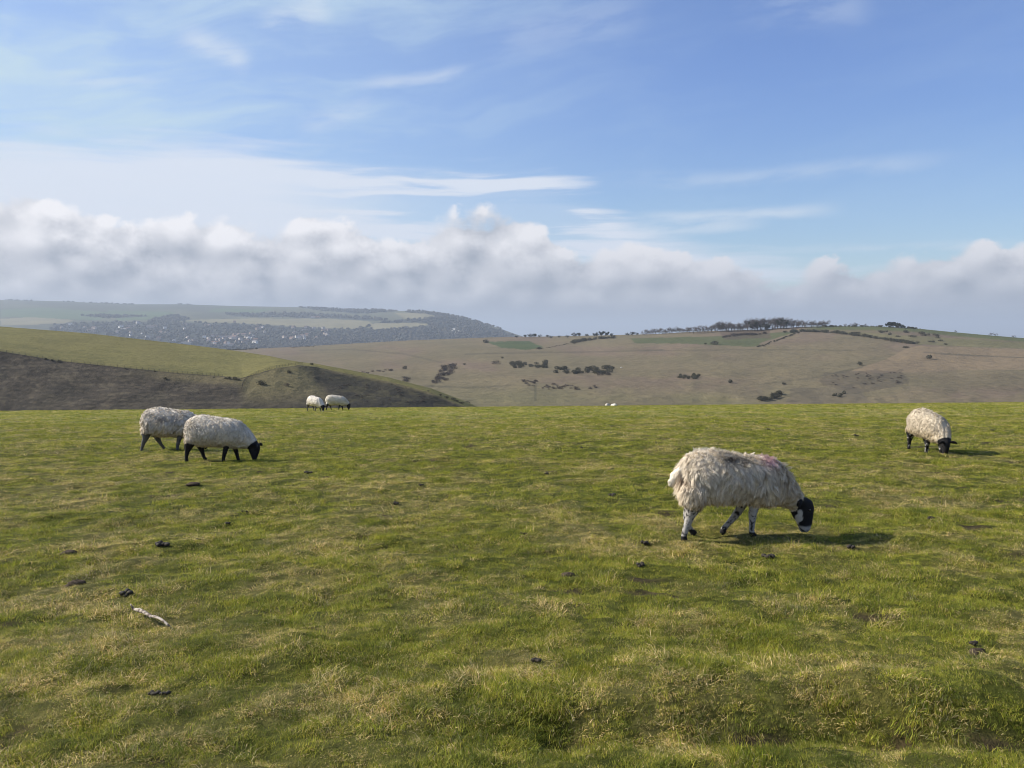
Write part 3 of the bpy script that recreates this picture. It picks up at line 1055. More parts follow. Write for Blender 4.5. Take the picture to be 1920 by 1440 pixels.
for px, py, w, lab, nbl in DUNG:
    q = field_at(px, py)
    w *= .5
    nbl = nbl * 2 + 2
    q[2] += .012
    bl = []
    for k in range(nbl):
        t = (k + .5) / nbl * 2 - 1
        s = w / max(nbl * .40, 1) * rr.uniform(.7, 1.1)
        bl.append((t * w * (.75 if nbl > 1 else 0), rr.uniform(-1.2, 1.2) * s, s * rr.uniform(.0, .45), s * rr.uniform(.8, 1.2), s * rr.uniform(.7, 1), s * rr.uniform(.55, .9)))
    o = link('dung', lump_mesh('dung', bl, m_dung, 5 + nbl), loc=tuple(q))
    tag(o, lab, 'dung', 'dung lying in the pasture')
LITTER = [lump_mesh('dung', [(rr.uniform(-.05, .05), rr.uniform(-.04, .04), rr.uniform(.0, .02), rr.uniform(.02, .035), rr.uniform(.02, .03), rr.uniform(.015, .025)) for _ in range(5)], m_dung, 60 + j, 2) for j in range(4)]
for k in range(18):
    px, py = rr.uniform(20, 1900), 800 + 330 * rr.random() ** 1.3
    if 1240 < px < 1540 and 830 < py < 1010: continue
    q = field_at(px, py)
    o = link('dung', rr.choice(LITTER), loc=(q[0], q[1], q[2] + .012), rot=(0, 0, rr.uniform(0, 6.28)), scale=(rr.uniform(.5, .9),) * 3)
    tag(o, 'tiny dark dropping, one of many scattered through the grass', 'dung', 'tiny droppings scattered in the grass')
CLOD = [(143, 1098, .13, .055, 'low brown clod of bare earth left of the pale stick'), (1832, 1228, .085, .045, 'brown earth clod under the black dropping at the right'),
        (1065, 1082, .10, .04, 'dark brown clod in the grass below the shaggy ewe'), (130, 1040, .12, .045, 'low earth clod near the left edge above the other clod'),
        (362, 909, .17, .05, 'dark earth clod in the pasture below the black legged ewe')]
for i, (px, py, w, h, lab) in enumerate(CLOD):
    q = field_at(px, py)
    w, h = w * .46, h * .55
    bl = [(0, 0, h * .25, w, w * .7, h), (w * .55, .01, h * .25, w * .5, w * .45, h * .8), (-w * .6, -.02, h * .1, w * .5, w * .5, h * .6)]
    o = link('earth_clod', lump_mesh('earth_clod', bl, m_soil, 31 + i), loc=tuple(q))
    tag(o, lab, 'clod', 'earth clods in the pasture')
q0, q1 = field_at(250, 1158), field_at(318, 1184)
q0[2] += .045
q1[2] += .030
path = []
for t, r, off in ((0, .006, 0), (.05, .016, .003), (.18, .019, .006), (.35, .017, .002), (.5, .018, -.004), (.62, .015, .004), (.75, .012, .010), (.88, .0125, .006), (.97, .012, 0), (1, .008, -.002)):
    pt = q0 * (1 - t) + q1 * t
    path.append((pt + np.array([0, 0, off + .012 * math.sin(t * 3.1)]), r * .58))
V, Q, T = tube(path, 10, lat=(0, 0, 1))
V = V - q0
V = V + (fbm(V[:, 0:1] * 60 + np.array([[0, 3, 7]]), V[:, 2:3] * 60, 3, 2) - .5) * .006
stick = link('stick', mesh_np('stick', V, [np.array(Q), np.array(T)], None, m_wood, True), loc=tuple(q0))
V2, Q2, T2 = tube([(np.array([.004, 0, .0]), .008), (np.array([-.012, .01, .016]), .005), (np.array([-.022, .015, .028]), .003)], 8, lat=(0, 1, 0))
link('twig', mesh_np('twig', V2, [np.array(Q2), np.array(T2)], None, m_wood, True), stick)
tag(stick, 'short bleached stick lying in the grass at the lower left', 'stick')


# ------------------------------------------------------------------ grass
GREENS_ = np.array([[.205, .255, .026], [.265, .290, .038], [.165, .215, .020], [.320, .315, .056], [.270, .265, .038], [.205, .240, .036]])
STRAWS = np.array([[.58, .51, .24], [.48, .42, .18], [.68, .60, .34], [.38, .32, .12], [.44, .34, .14]])
m_grass = new_mat('grass_blades')
oi = S.tree.nodes.new('ShaderNodeObjectInfo')
c = attr('col')
pg = position()
g1, g2 = noise(pg, 5.5, 3.0, 0.6), noise(pg, 1.6, 2.0, 0.5)
gv = sstep(g1 * 0.6 + g2 * 0.2 + S(oi.outputs['Random']) * 0.30, 0.32, 0.78)
c = mix(1.0, c, mix(gv, (0.46, 0.52, 0.46), (1.86, 1.62, 1.55)), 'MULTIPLY')
surface(c, 0.6, None, transl=0.38, spec=0.25)
SRC = bpy.data.collections.new('grass_sources')


def tuft(name, nbl, rad, hmin, hmax, straw, flat, seed, wid=.0026):
    rng = np.random.default_rng(seed)
    r = rad * np.sqrt(rng.random(nbl))
    th = rng.random(nbl) * 6.283
    b = np.stack([r * np.cos(th), r * np.sin(th), np.full(nbl, -.012)], 1)
    h = rng.uniform(hmin, hmax, nbl)
    dry = rng.random(nbl) < straw
    lean = np.where(dry, rng.uniform(.5, 1.6, nbl), rng.uniform(.15, 1.0, nbl)) * flat
    la = rng.normal(0, .95, nbl)
    o = np.stack([np.cos(la), np.sin(la), np.zeros(nbl)], 1)
    up = np.array([0, 0, 1.0])
    d1 = o * (lean * .45)[:, None] + up
    d1 /= np.linalg.norm(d1, axis=1)[:, None]
    d2 = o * (lean * 1.5)[:, None] + up * np.where(dry, .25, .7)[:, None]
    d2 /= np.linalg.norm(d2, axis=1)[:, None]
    m_ = b + d1 * (h * .5)[:, None]
    t = m_ + d2 * (h * .62)[:, None]
    fa = la + 1.57 + rng.normal(0, .6, nbl)
    wv = np.stack([np.cos(fa), np.sin(fa), np.zeros(nbl)], 1) * (wid * rng.uniform(.6, 1.2, nbl))[:, None] * .5
    V = np.stack([b - wv, b + wv, m_ + wv * .85, m_ - wv * .85, t], 1).reshape(-1, 3)
    k = np.arange(nbl)[:, None] * 5
    gcol = GREENS_[rng.integers(0, len(GREENS_), nbl)] * rng.uniform(.6, 1.3, (nbl, 1))
    scol = STRAWS[rng.integers(0, len(STRAWS), nbl)] * rng.uniform(.75, 1.1, (nbl, 1))
    cc = np.where(dry[:, None], scol, gcol)
    me = mesh_np(name, V, [k + np.array([[0, 1, 2, 3]]), k + np.array([[3, 2, 4]])], np.repeat(cc, 5, 0), m_grass)
    ob = bpy.data.objects.new(name, me)
    SRC.objects.link(ob)


NV = 6
for k in range(NV): tuft('tuft_a%d' % k, 48, .050, .014, .042, .10, 1.2, 100 + k)         # lush
for k in range(NV): tuft('tuft_b%d' % k, 48, .050, .014, .042, .38, 1.4, 200 + k)         # mixed
for k in range(NV): tuft('tuft_c%d' % k, 46, .052, .014, .048, .74, 1.8, 300 + k)         # straw
for k in range(NV): tuft('tuft_d%d' % k, 26, .055, .035, .095, .80, 2.1, 400 + k, .0024)  # long dead stems


def scatter(dmin, dmax, dens, smin, smax, rng, spread=.66):
    A = spread * (dmax ** 2 - dmin ** 2) + 1.4 * (dmax - dmin)
    n_ = int(A * dens)
    d = np.sqrt(rng.uniform(dmin ** 2, dmax ** 2, n_))
    x = rng.uniform(-1, 1, n_) * (d * spread + .7)
    dry_, soil_ = field_tone(x, d)
    keep = rng.random(n_) > soil_ * .9
    x, d, dry_ = x[keep], d[keep], dry_[keep]
    n_ = len(x)
    t = dry_ * .72 + .62 * (fbm(x * 5.0, d * 5.0, 95, 2) - .32) + rng.normal(0, .14, n_)
    kind = np.where(t < .40, 0, np.where(t < .80, 1, 2))
    kind = np.where(rng.random(n_) < .012 + .05 * dry_, 3, kind)
    idx = kind * NV + rng.integers(0, NV, n_)
    hs = 0.52 + 0.62 * ss(fbm(x * 4.6, d * 4.6, 91, 3), .28, .72)
    sc = rng.uniform(smin, smax, n_) * hs
    return x, d, idx, sc


rng = np.random.default_rng(5)
bands = [(1.9, 5.0, 1150, .78, 1.25), (5.0, 9.0, 640, .88, 1.4), (9.0, 16.0, 270, 1.0, 1.7), (16.0, 30.0, 105, 1.3, 2.3), (30.0, 80.0, 20, 1.7, 2.9)]
X, Y, I, SC = (np.concatenate(q) for q in zip(*[scatter(*b, rng) for b in bands]))
Z = field_z(X, Y)
e = .05
nx, ny = -(field_z(X + e, Y) - Z) / e, -(field_z(X, Y + e) - Z) / e
print('tufts', len(X))
gm = bpy.data.meshes.new('grass')
gm.vertices.add(len(X))
gm.vertices.foreach_set('co', np.stack([X, Y, Z], 1).astype(np.float32).ravel())
gm.attributes.new('idx', 'INT', 'POINT').data.foreach_set('value', I.astype(np.int32))
gm.attributes.new('scl', 'FLOAT', 'POINT').data.foreach_set('value', SC.astype(np.float32))
rot = np.stack([-ny * .8, nx * .8, rng.uniform(0, 6.283, len(X))], 1)
gm.attributes.new('rot', 'FLOAT_VECTOR', 'POINT').data.foreach_set('vector', rot.astype(np.float32).ravel())
grass = tag(link('grass', gm), 'short grazed grass of the pasture, green mixed with straw', 'grass', kind='stuff')
gt = bpy.data.node_groups.new('grass_scatter', 'GeometryNodeTree')
gt.interface.new_socket('Geometry', in_out='INPUT', socket_type='NodeSocketGeometry')
gt.interface.new_socket('Geometry', in_out='OUTPUT', socket_type='NodeSocketGeometry')
N_ = gt.nodes.new
gi, go = N_('NodeGroupInput'), N_('NodeGroupOutput')
ci = N_('GeometryNodeCollectionInfo')
ci.inputs['Collection'].default_value = SRC
ci.inputs['Separate Children'].default_value = True
ci.inputs['Reset Children'].default_value = True
ip = N_('GeometryNodeInstanceOnPoints')


def named(nm, ty):
    q = N_('GeometryNodeInputNamedAttribute')
    q.data_type = ty
    q.inputs['Name'].default_value = nm
    return q.outputs['Attribute']


ip.inputs['Pick Instance'].default_value = True
gt.links.new(gi.outputs[0], ip.inputs['Points'])
gt.links.new(ci.outputs[0], ip.inputs['Instance'])
gt.links.new(named('idx', 'INT'), ip.inputs['Instance Index'])
e2r = N_('FunctionNodeEulerToRotation')
gt.links.new(named('rot', 'FLOAT_VECTOR'), e2r.inputs[0])
gt.links.new(e2r.outputs[0], ip.inputs['Rotation'])
gt.links.new(named('scl', 'FLOAT'), ip.inputs['Scale'])
gt.links.new(ip.outputs[0], go.inputs[0])
md = grass.modifiers.new('scatter', 'NODES')
md.node_group = gt
# ------------------------------------------------------------------ hillside shrubs and trees
def leaf_mat(name, a, b, transl=0.1):
    m = new_mat(name)
    oi = S.tree.nodes.new('ShaderNodeObjectInfo')
    p = position()
    n = noise(p, 0.9, 4.0, 0.7)
    c = mix(sstep(n, 0.35, 0.65), a, b)
    c = mix(1.0, c, mix(S(oi.outputs['Random']), (0.75, 0.75, 0.75), (1.25, 1.2, 1.2)), 'MULTIPLY')
    surface(c, 0.9, None, transl=transl, spec=0.1)
    return m


M_GORSE = leaf_mat('gorse', (0.050, 0.052, 0.034), (0.110, 0.102, 0.068))
M_SCRUB = leaf_mat('bare_scrub', (0.068, 0.056, 0.048), (0.120, 0.098, 0.080))
M_BARK = leaf_mat('bark', (0.060, 0.052, 0.042), (0.100, 0.088, 0.072), 0.0)
M_TWIG = leaf_mat('twigs', (0.075, 0.064, 0.056), (0.130, 0.112, 0.096))
M_EVER = leaf_mat('evergreen', (0.018, 0.024, 0.014), (0.045, 0.052, 0.028))


def shrub_mesh(name, mat, seed, nleaf=240, twig=0.3):
    """unit shrub: about 2 wide, 1 high, standing on z = 0"""
    rng = np.random.default_rng(seed)
    nl = rng.integers(3, 6)
    lob = [(rng.uniform(-.55, .55), rng.uniform(-.45, .45), rng.uniform(.30, .5), rng.uniform(.35, .55)) for _ in range(nl)] + [(0, 0, .42, .55)]
    V, F = [], []
    for i in range(nleaf):
        lx, ly, lz, r = lob[rng.integers(len(lob))]
        d = rng.normal(size=3)
        d /= np.linalg.norm(d)
        rr_ = r * rng.uniform(.55, 1.05)
        c = np.array([lx, ly, lz]) + d * rr_ * np.array([1, 1, .85])
        c[2] = max(c[2], .02)
        t1 = rng.normal(size=3)
        t1 /= np.linalg.norm(t1)
        if rng.random() < twig:
            t1 = d * .6 + t1 * .4 + np.array([0, 0, .4])
            t1 /= np.linalg.norm(t1)
            w_, l_ = .03, .32
        else:
            w_, l_ = rng.uniform(.10, .19), rng.uniform(.12, .24)
        t2 = np.cross(t1, rng.normal(size=3))
        t2 /= np.linalg.norm(t2)
        k = len(V)
        V += [c - t1 * l_ * .5, c + t2 * w_ * .5, c + t1 * l_ * .5, c - t2 * w_ * .5]
        F.append((k, k + 1, k + 2, k + 3))
    return mesh_np(name, np.array(V), [np.array(F)], None, mat)


GORSE = [shrub_mesh('gorse_shrub', M_GORSE, 500 + k, 260, .12) for k in range(4)]
SCRUB = [shrub_mesh('scrub_shrub', M_SCRUB, 520 + k, 220, .55) for k in range(4)]
vr = random.Random(21)


def shrub(sheet, px, py, wpx, label, group, kind='g', flat=1.0):
    q = sheet.at(px, py)
    w = 1.55 * wpx / F_PX * q[1]
    me = vr.choice(GORSE if kind == 'g' else SCRUB)
    h = w * .5 * vr.uniform(.55, .95) * flat
    o = link('bush', me, loc=(q[0], q[1], q[2] - .04 * h), rot=(0, 0, vr.uniform(0, 6.28)), scale=(w * .5, w * .5, h * 1.3))
    return tag(o, label, 'bush', group)


def patch(sheet, poly, n, wlo, whi, label, group, kind='g', flat=1.0):
    xs_, ys_ = [p[0] for p in poly], [p[1] for p in poly]
    k = 0
    while k < n:
        x, y = vr.uniform(min(xs_), max(xs_)), vr.uniform(min(ys_), max(ys_))
        if in_poly(np.array(x), np.array(y), poly):
            shrub(sheet, x, y, vr.uniform(wlo, whi), label, group, kind, flat)
            k += 1


# on the near spur
shrub(spur, 491, 722, 15, 'large dark bush with a shadow standing alone on the pale slope by the fence', None)
shrub(spur, 543, 699, 8, 'small bush near the top of the pale slope, above the large lone bush', None)
shrub(spur, 538, 724, 9, 'small bush low on the pale slope, right of the large lone bush', None, 's')
shrub(spur, 584, 684.5, 6, 'small bush on the skyline of the spur where the fence ends', None)
for x, w in ((423, 6), (431, 7), (440, 7.5), (448, 5)):
    shrub(spur, x, 710 + (x - 423) * .12, w, 'dark bush in the short row at the foot of the green slope', 'row of bushes below the green slope')
for x, y, w in ((309, 711, 6), (400, 708, 4), (236, 692, 5), (290, 697, 4), (112, 679, 7), (98, 677, 6), (85, 675, 6)):
    shrub(spur, x, y, w, 'small dark bush along the top edge of the rough slope', 'bushes along the rough slope edge')
for x, y, w in ((803, 734, 5), (826, 742, 7), (838, 747, 8), (849, 750, 9), (858, 753, 8), (867, 757, 9), (876, 758, 10)):
    shrub(spur if x < 868 else hill, x, y, w, 'small round bush in the row at the tip of the spur', 'row of bushes at the tip of the spur')
for i in range(34):
    x = vr.uniform(585, 800)
    y0 = np.interp(x, [q[0] for q in edge], [q[1] for q in edge])
    shrub(spur, x, vr.uniform(y0 + 8, max(y0 + 12, 760)), vr.uniform(3, 7), 'low scrub bush on the shaded coombe face of the spur', 'scrub on the shaded face of the spur', 's', .7)

# on the hill across the valley
patch(hill, [(960, 684), (975, 680), (1000, 684), (1020, 680), (1030, 686), (1024, 692), (990, 690), (964, 690)], 26, 6, 12, 'dark gorse bush in the left of two patches mid hillside', 'left gorse patch')
patch(hill, [(1032, 696), (1046, 690), (1080, 694), (1120, 691), (1140, 686), (1147, 692), (1140, 702), (1100, 700), (1070, 705), (1060, 700), (1036, 701)], 46, 6, 13, 'dark gorse bush in the right and larger of two patches mid hillside', 'right gorse patch')
patch(hill, [(1120, 698), (1145, 699), (1140, 707), (1122, 706)], 7, 6, 9, 'grey bare bush just below the larger gorse patch', 'grey scrub below the gorse', 's')
patch(hill, [(826, 684), (852, 684), (854, 694), (840, 712), (820, 724), (808, 722), (824, 704)], 34, 6, 12, 'grey bare bush of the straggling thicket left of the gorse', 'grey thicket', 's')
patch(hill, [(757, 708), (772, 706), (773, 717), (758, 718)], 8, 5, 9, 'grey bush in the small clump left of the thicket', 'small grey clump', 's')
patch(hill, [(680, 699), (733, 692), (734, 696), (682, 702)], 14, 4, 8, 'low bush in the line above the tip of the spur', 'line of low bushes', 's', .7)
patch(hill, [(978, 714), (1006, 712), (1010, 724), (990, 725)], 14, 5, 9, 'purplish bare bush in the small patch under the gorse', 'small patch under the gorse', 's', .7)
patch(hill, [(1012, 724), (1040, 720), (1086, 726), (1086, 731), (1020, 730)], 24, 5, 9, 'low bare bush in the strip below the gorse patches', 'strip of low bushes', 's', .7)
patch(hill, [(1104, 726), (1120, 724), (1120, 731), (1106, 731)], 5, 5, 8, 'low bush at the right end of the strip below the gorse', 'right end of the strip', 's', .8)
patch(hill, [(1262, 706), (1300, 704), (1312, 706), (1310, 711), (1270, 711)], 18, 5, 10, 'dark bush in the isolated clump in the middle of the hillside', 'isolated clump', 'g')
patch(hill, [(1407, 750), (1425, 748), (1445, 740), (1462, 738), (1460, 746), (1430, 753)], 20, 6, 12, 'dark bush in the clump just above the pasture crest', 'clump above the crest', 'g')
patch(hill, [(1562, 742), (1585, 738), (1586, 744), (1566, 746)], 5, 7, 12, 'dark bush low on the hill right of the crest clump', 'bushes right of the crest clump')
patch(hill, [(1556, 703), (1690, 695), (1694, 718), (1600, 728), (1560, 722)], 46, 3, 7, 'low heathery bush on the mottled slope under the tan field', 'heathery bushes', 's', .6)
for x, y, w, lab in ((1369, 718, 10, 'small dark bush alone right of the isolated clump'), (1613, 685, 11, 'dark bush alone by the lower edge of the tan field'),
                     (1742, 673, 12, 'dark bush within the tan field'), (1470, 721, 9, 'small bush alone on the lower hillside'), (931, 683, 14, 'reddish bush left of the gorse patches'),
                     (871, 684, 6, 'tiny bush right of the thicket top'), (942, 672, 6, 'tiny bush above the gorse patches'), (760, 692, 8, 'small bush above the small grey clump'),
                     (912, 643, 12, 'dark bush at the left corner of the small green field'), (1012, 655, 10, 'bush at the right corner of the small green field'),
                     (1338, 646, 14, 'dark bush in the green strip below the ridge trees'), (1322, 646, 5, 'tiny bush at the left in the green strip')):
    shrub(hill, x, y, w, lab, None, 's' if 'reddish' in lab else 'g')
for x, y, w in ((1090, 222, 22), (1240, 216, 46), (1270, 230, 20), (1305, 240, 14), (1350, 218, 34), (1375, 237, 22), (1430, 222, 34), (1440, 232, 40), (1490, 232, 24),
                (1500, 245, 18), (1470, 263, 24), (1515, 258, 20), (1540, 275, 20), (1345, 292, 30), (1120, 221, 14), (1230, 218, 20)):
    px, py = 1180 + x / 2.595, 540 + y / 2.595
    for k in range(max(1, round(w / 14))):
        shrub(hill, px + (k - w / 28 + .5) * 5, py + vr.uniform(-.6, .6), vr.uniform(5.5, 9), 'dark bush dotted over the top right slope', 'bushes dotted over the top right slope', 'g', .8)


def hedge(sheet, pts, wpx, n, label, mats=(M_GORSE,), seed=1):
    """one hedgerow: an overgrown line of leafy growth as one mesh"""
    rng = np.random.default_rng(seed)
    Vs, Fs, off = [], [], 0
    o0 = sheet.at(*pts[0])
    for i in range(n):
        t = (i + rng.uniform(-.3, .3)) / max(n - 1, 1)
        x = np.interp(t, np.linspace(0, 1, len(pts)), [p[0] for p in pts])
        y = np.interp(t, np.linspace(0, 1, len(pts)), [p[1] for p in pts])
        q = sheet.at(x, y)
        q = q + np.array([rng.normal(0, .5), rng.normal(0, 2.0), 0]) * wpx * .3
        w = wpx * rng.uniform(.45, 1.55) / F_PX * q[1]
        src = GORSE[rng.integers(len(GORSE))]
        v = np.empty(len(src.vertices) * 3, np.float32)
        src.vertices.foreach_get('co', v)
        v = v.reshape(-1, 3)
        a = rng.uniform(0, 6.28)
        R_ = np.array([[math.cos(a), -math.sin(a), 0], [math.sin(a), math.cos(a), 0], [0, 0, 1]])
        v = (v @ R_.T) * np.array([w * .6, w * .6, w * .5]) + (q - o0)
        Vs.append(v)
        Fs.append(np.arange(len(v)).reshape(-1, 4) + off)
        off += len(v)
    me = mesh_np('hedgerow', np.concatenate(Vs), [np.concatenate(Fs)], None, mats[0])
    return tag(link('hedgerow', me, loc=tuple(o0)), label, 'hedge')


hedge(hill, [(1421, 651), (1440, 645), (1470, 634), (1507, 620)], 5, 44, 'thin dark hedgerow climbing to the ridge at the left of the bare field', seed=1)
hedge(hill, [(1511, 622), (1560, 624), (1600, 629), (1650, 636), (1690, 642), (1712, 645)], 9, 90, 'thick dark hedgerow slanting down from the ridge to the tan field', seed=2)
hedge(hill, [(1480, 624), (1500, 621)], 9, 16, 'short dense hedge where the two ridge hedgerows meet', seed=3)
hedge(hill, [(424, 657), (440, 656.5), (460, 656), (482, 654.5)], 4.5, 26, 'dark hedge on the far edge behind the green spur', seed=4)
hedge(hill, [(547, 651.8), (565, 651), (588, 650)], 2.4, 20, 'thin dark hedge on the skyline right of the green spur', (M_SCRUB,), seed=5)
hedge(hill, [(1072, 644), (1090, 640), (1120, 636), (1152, 634)], 9, 46, 'broad belt of dark scrub below the skyline in the middle of the hill', seed=6)
hedge(hill, [(1354, 633), (1380, 629), (1410, 628), (1440, 626)], 8, 40, 'reddish brown scrub belt below the ridge trees', (M_SCRUB,), seed=7)
hedge(hill, [(1006, 655), (1030, 652), (1050, 648), (1065, 645)], 3, 22, 'thin hedge running up from the small green field', seed=8)
hedge(hill, [(1545, 612.5), (1580, 612.5), (1640, 612.5), (1690, 614.5), (1720, 616.5)], 5.5, 60, 'low dark hedge along the skyline of the right hill', seed=9)


def tube_path(V, F, pts, rad, ns=5):
    V2, Q, T = tube(list(zip(pts, rad)), ns, lat=(1, 0.001, 0))
    k = len(V)
    V.extend(V2)
    F.extend([tuple(i + k for i in f) for f in list(Q)])


def make_tree(seed, h, spread, evergreen=False):
    rng = np.random.default_rng(seed)
    V, F = [], []
    ends = []
    tr = [np.array([0, 0, -.3]), np.array([rng.normal(0, .05), rng.normal(0, .05), h * .18]), np.array([rng.normal(0, .12), rng.normal(0, .12), h * .42])]
    tube_path(V, F, tr, [h * .034, h * .026, h * .018], 7)
    for i in range(9):
        a = i * 2.4 + rng.uniform(-.4, .4)
        z0 = h * rng.uniform(.08, .42)
        p0 = np.array([tr[1][0], tr[1][1], z0])
        e = rng.uniform(.10, 1.25)
        L_ = h * rng.uniform(.30, .50)
        d = np.array([math.cos(a) * math.cos(e) * spread, math.sin(a) * math.cos(e) * spread, math.sin(e)])
        p1 = p0 + d * L_ * .5
        p2 = p0 + d * L_ + np.array([0, 0, .10 * h])
        tube_path(V, F, [p0, p1, p2], [h * .013, h * .009, h * .004], 5)
        for k in range(4):
            b = rng.uniform(.3, 1)
            q = p0 * (1 - b) + p2 * b
            dd = d + rng.normal(0, .6, 3) + np.array([0, 0, .35])
            dd /= np.linalg.norm(dd)
            q2 = q + dd * h * rng.uniform(.10, .22)
            tube_path(V, F, [q, (q + q2) / 2, q2], [h * .006, h * .004, h * .002], 4)
            ends.append((q2, dd))
        ends.append((p2, d))
    trunk = mesh_np('trunk', np.array(V), [np.array(F)], None, M_BARK)
    CV, CF = [], []
    for q, d in ends:
        for k in range(16 if not evergreen else 22):
            t = d * .5 + rng.normal(0, .65, 3) + np.array([0, 0, .25])
            t /= np.linalg.norm(t)
            c = q + rng.normal(0, h * .045, 3)
            if evergreen:
                l_, w_ = h * rng.uniform(.05, .09), h * rng.uniform(.035, .06)
            else:
                l_, w_ = h * rng.uniform(.09, .17), h * .0095
            s_ = np.cross(t, rng.normal(size=3))
            s_ /= np.linalg.norm(s_)
            k0 = len(CV)
            CV += [c - s_ * w_ * .5, c + s_ * w_ * .5, c + t * l_ + s_ * w_ * .25, c + t * l_ - s_ * w_ * .25]
            CF.append((k0, k0 + 1, k0 + 2, k0 + 3))
    crown = mesh_np('crown', np.array(CV), [np.array(CF)], None, M_EVER if evergreen else M_TWIG)
    return trunk, crown


TREES = [make_tree(600 + k, 10.0, 1.0 + .15 * (k % 3)) for k in range(5)]
EVERS = [make_tree(620 + k, 10.0, 1.2, True) for k in range(2)]


def plant_tree(px, base, hpx, label, group, ever=False):
    q = hill.at(px, base)
    t, c = vr.choice(EVERS if ever else TREES)
    r = bpy.data.objects.new('tree', None)
    COL.objects.link(r)
    k = hpx / F_PX * q[1] / 9.6
    r.location = tuple(q)
    r.rotation_euler = (0, 0, vr.uniform(0, 6.28))
    r.scale = (k * vr.uniform(1.25, 1.6), k * vr.uniform(1.25, 1.6), k * 1.12)
    tag(r, label, 'tree', group)
    link('trunk', t, r)
    link('crown', c, r)


ROW = 'bare trees along the ridge'
for x0, x1, b0, b1, h0, h1, n, lab, ever in (
        (1205, 1238, 627.5, 626, 8, 10, 6, 'small bare tree at the left end of the ridge row', 0),
        (1240, 1296, 626, 624, 9, 12, 9, 'bare tree in the low left stretch of the ridge row', 0),
        (1298, 1336, 624, 622, 10, 13, 6, 'bare tree in the ridge row between its low and tall stretches', 0),
        (1338, 1368, 622, 620.5, 14, 18, 6, 'bare tree at the left of the tall stretch of the ridge row', 0),
        (1370, 1396, 620.5, 620, 12, 16, 5, 'bare tree in the dip of the tall stretch of the ridge row', 0),
        (1398, 1442, 620, 618.5, 17, 21, 9, 'tall bare tree in the highest stretch of the ridge row', 0),
        (1444, 1476, 618, 614.5, 14, 19, 6, 'bare tree right of the highest stretch of the ridge row', 0),
        (1480, 1512, 614.5, 613, 11, 15, 6, 'bare tree near the right end of the ridge row', 0),
        (1518, 1550, 613, 612.3, 9, 12, 6, 'bare tree at the right end of the ridge row', 0)):
    for k in range(n):
        t = (k + .5 + vr.uniform(-.3, .3)) / n
        plant_tree(x0 + (x1 - x0) * t, b0 + (b1 - b0) * t + vr.uniform(0, 2.0), vr.uniform(h0, h1), lab, ROW + ', ' + lab.split(' tree ')[1], ever)
for x, b, h in ((1466, 617, 17), (1412, 621, 15), (1352, 622, 11), (1436, 620.5, 12)):
    plant_tree(x, b, h, 'dark evergreen tree among the bare trees of the ridge row', 'evergreens of the ridge row', True)
for k in range(8):
    plant_tree(1662 + k * 4.6, 613.5 + k * .35, (6, 8, 9, 9, 8, 8, 6, 5)[k], 'dark evergreen tree in the low clump on the right skyline', 'evergreen clump on the right skyline', True)
for k, x in enumerate((1585, 1598, 1606, 1622)):
    plant_tree(x, 612.5, (5, 6, 7, 5)[k], 'small bare tree on the skyline between ridge row and evergreen clump', 'small trees on the skyline', False)
for x, h in ((1792, 4), (1858, 5), (1866, 5), (1900, 4)):
    b = np.interp(x, [q[0] for q in ridge], [q[1] for q in ridge])
    plant_tree(x, b + .5, h, 'small tree on the falling skyline at the far right', 'small trees on the falling skyline')
for x, b, h in ((968, 633, 5), (985, 632.5, 6), (994, 632.5, 8), (1003, 632.5, 8), (1012, 632, 6), (1026, 632, 5), (1033, 634, 6), (1048, 633, 5), (1064, 633, 6), (1078, 631.5, 9), (1086, 631, 8),
                (1100, 631, 6), (1118, 631, 9), (1128, 631, 11), (1138, 631, 10), (1146, 631, 7), (1176, 629, 6), (1186, 629, 8), (1194, 628, 6)):
    plant_tree(x, b + 1.2, h * .85, 'small dark tree on the skyline in the middle, left of the ridge row', 'small trees on the middle skyline', True)


# ------------------------------------------------------------------ fences on the spur
m_post = new_mat('weathered_post')
p = position()
surface(mix(noise(p, 6.0, 4.0), (0.035, 0.030, 0.026), (0.075, 0.065, 0.055)), 0.9)
post_me = mesh_np('post', tube([(np.array([0, 0, -.2]), .035), (np.array([0, 0, .4]), .034), (np.array([.01, 0, .75]), .032)], 6)[0],
                  [np.array(q) for q in tube([(np.array([0, 0, -.2]), .035), (np.array([0, 0, .4]), .034), (np.array([.01, 0, .75]), .032)], 6)[1:]], None, m_post)


def fence(pts, n, label):
    P = []
    for i in range(n):
        t = i / (n - 1)
        x = np.interp(t, np.linspace(0, 1, len(pts)), [p[0] for p in pts])
        y = np.interp(t, np.linspace(0, 1, len(pts)), [p[1] for p in pts])
        P.append(spur.at(x, y))
    r = bpy.data.objects.new('fence', None)
    COL.objects.link(r)
    r.location = tuple(P[0])
    tag(r, label, 'fence')
    for q in P:
        link('post', post_me, r, loc=tuple(q - P[0]), rot=(vr.uniform(-.06, .06), vr.uniform(-.06, .06), 0))
    for h in (.2, .4, .65):
        V, Q, T = tube([(q - P[0] + np.array([0, 0, h]), .022) for q in P], 4, lat=(0, 0, 1))
        link('wire', mesh_np('wire', V, [np.array(Q)], None, m_post), r)


fence([(453, 732), (455, 722), (460, 713), (470, 706.5), (483, 700), (500, 694.5), (517, 690), (540, 686), (567, 683)], 34, 'dark post and wire fence curving up the spur to its skyline')
fence([(-60, 652), (0, 659), (60, 669.5), (110, 677), (170, 684), (233, 690), (290, 696), (333, 700), (380, 703.5), (417, 706)], 46, 'long post and wire fence between green slope and rough slope')

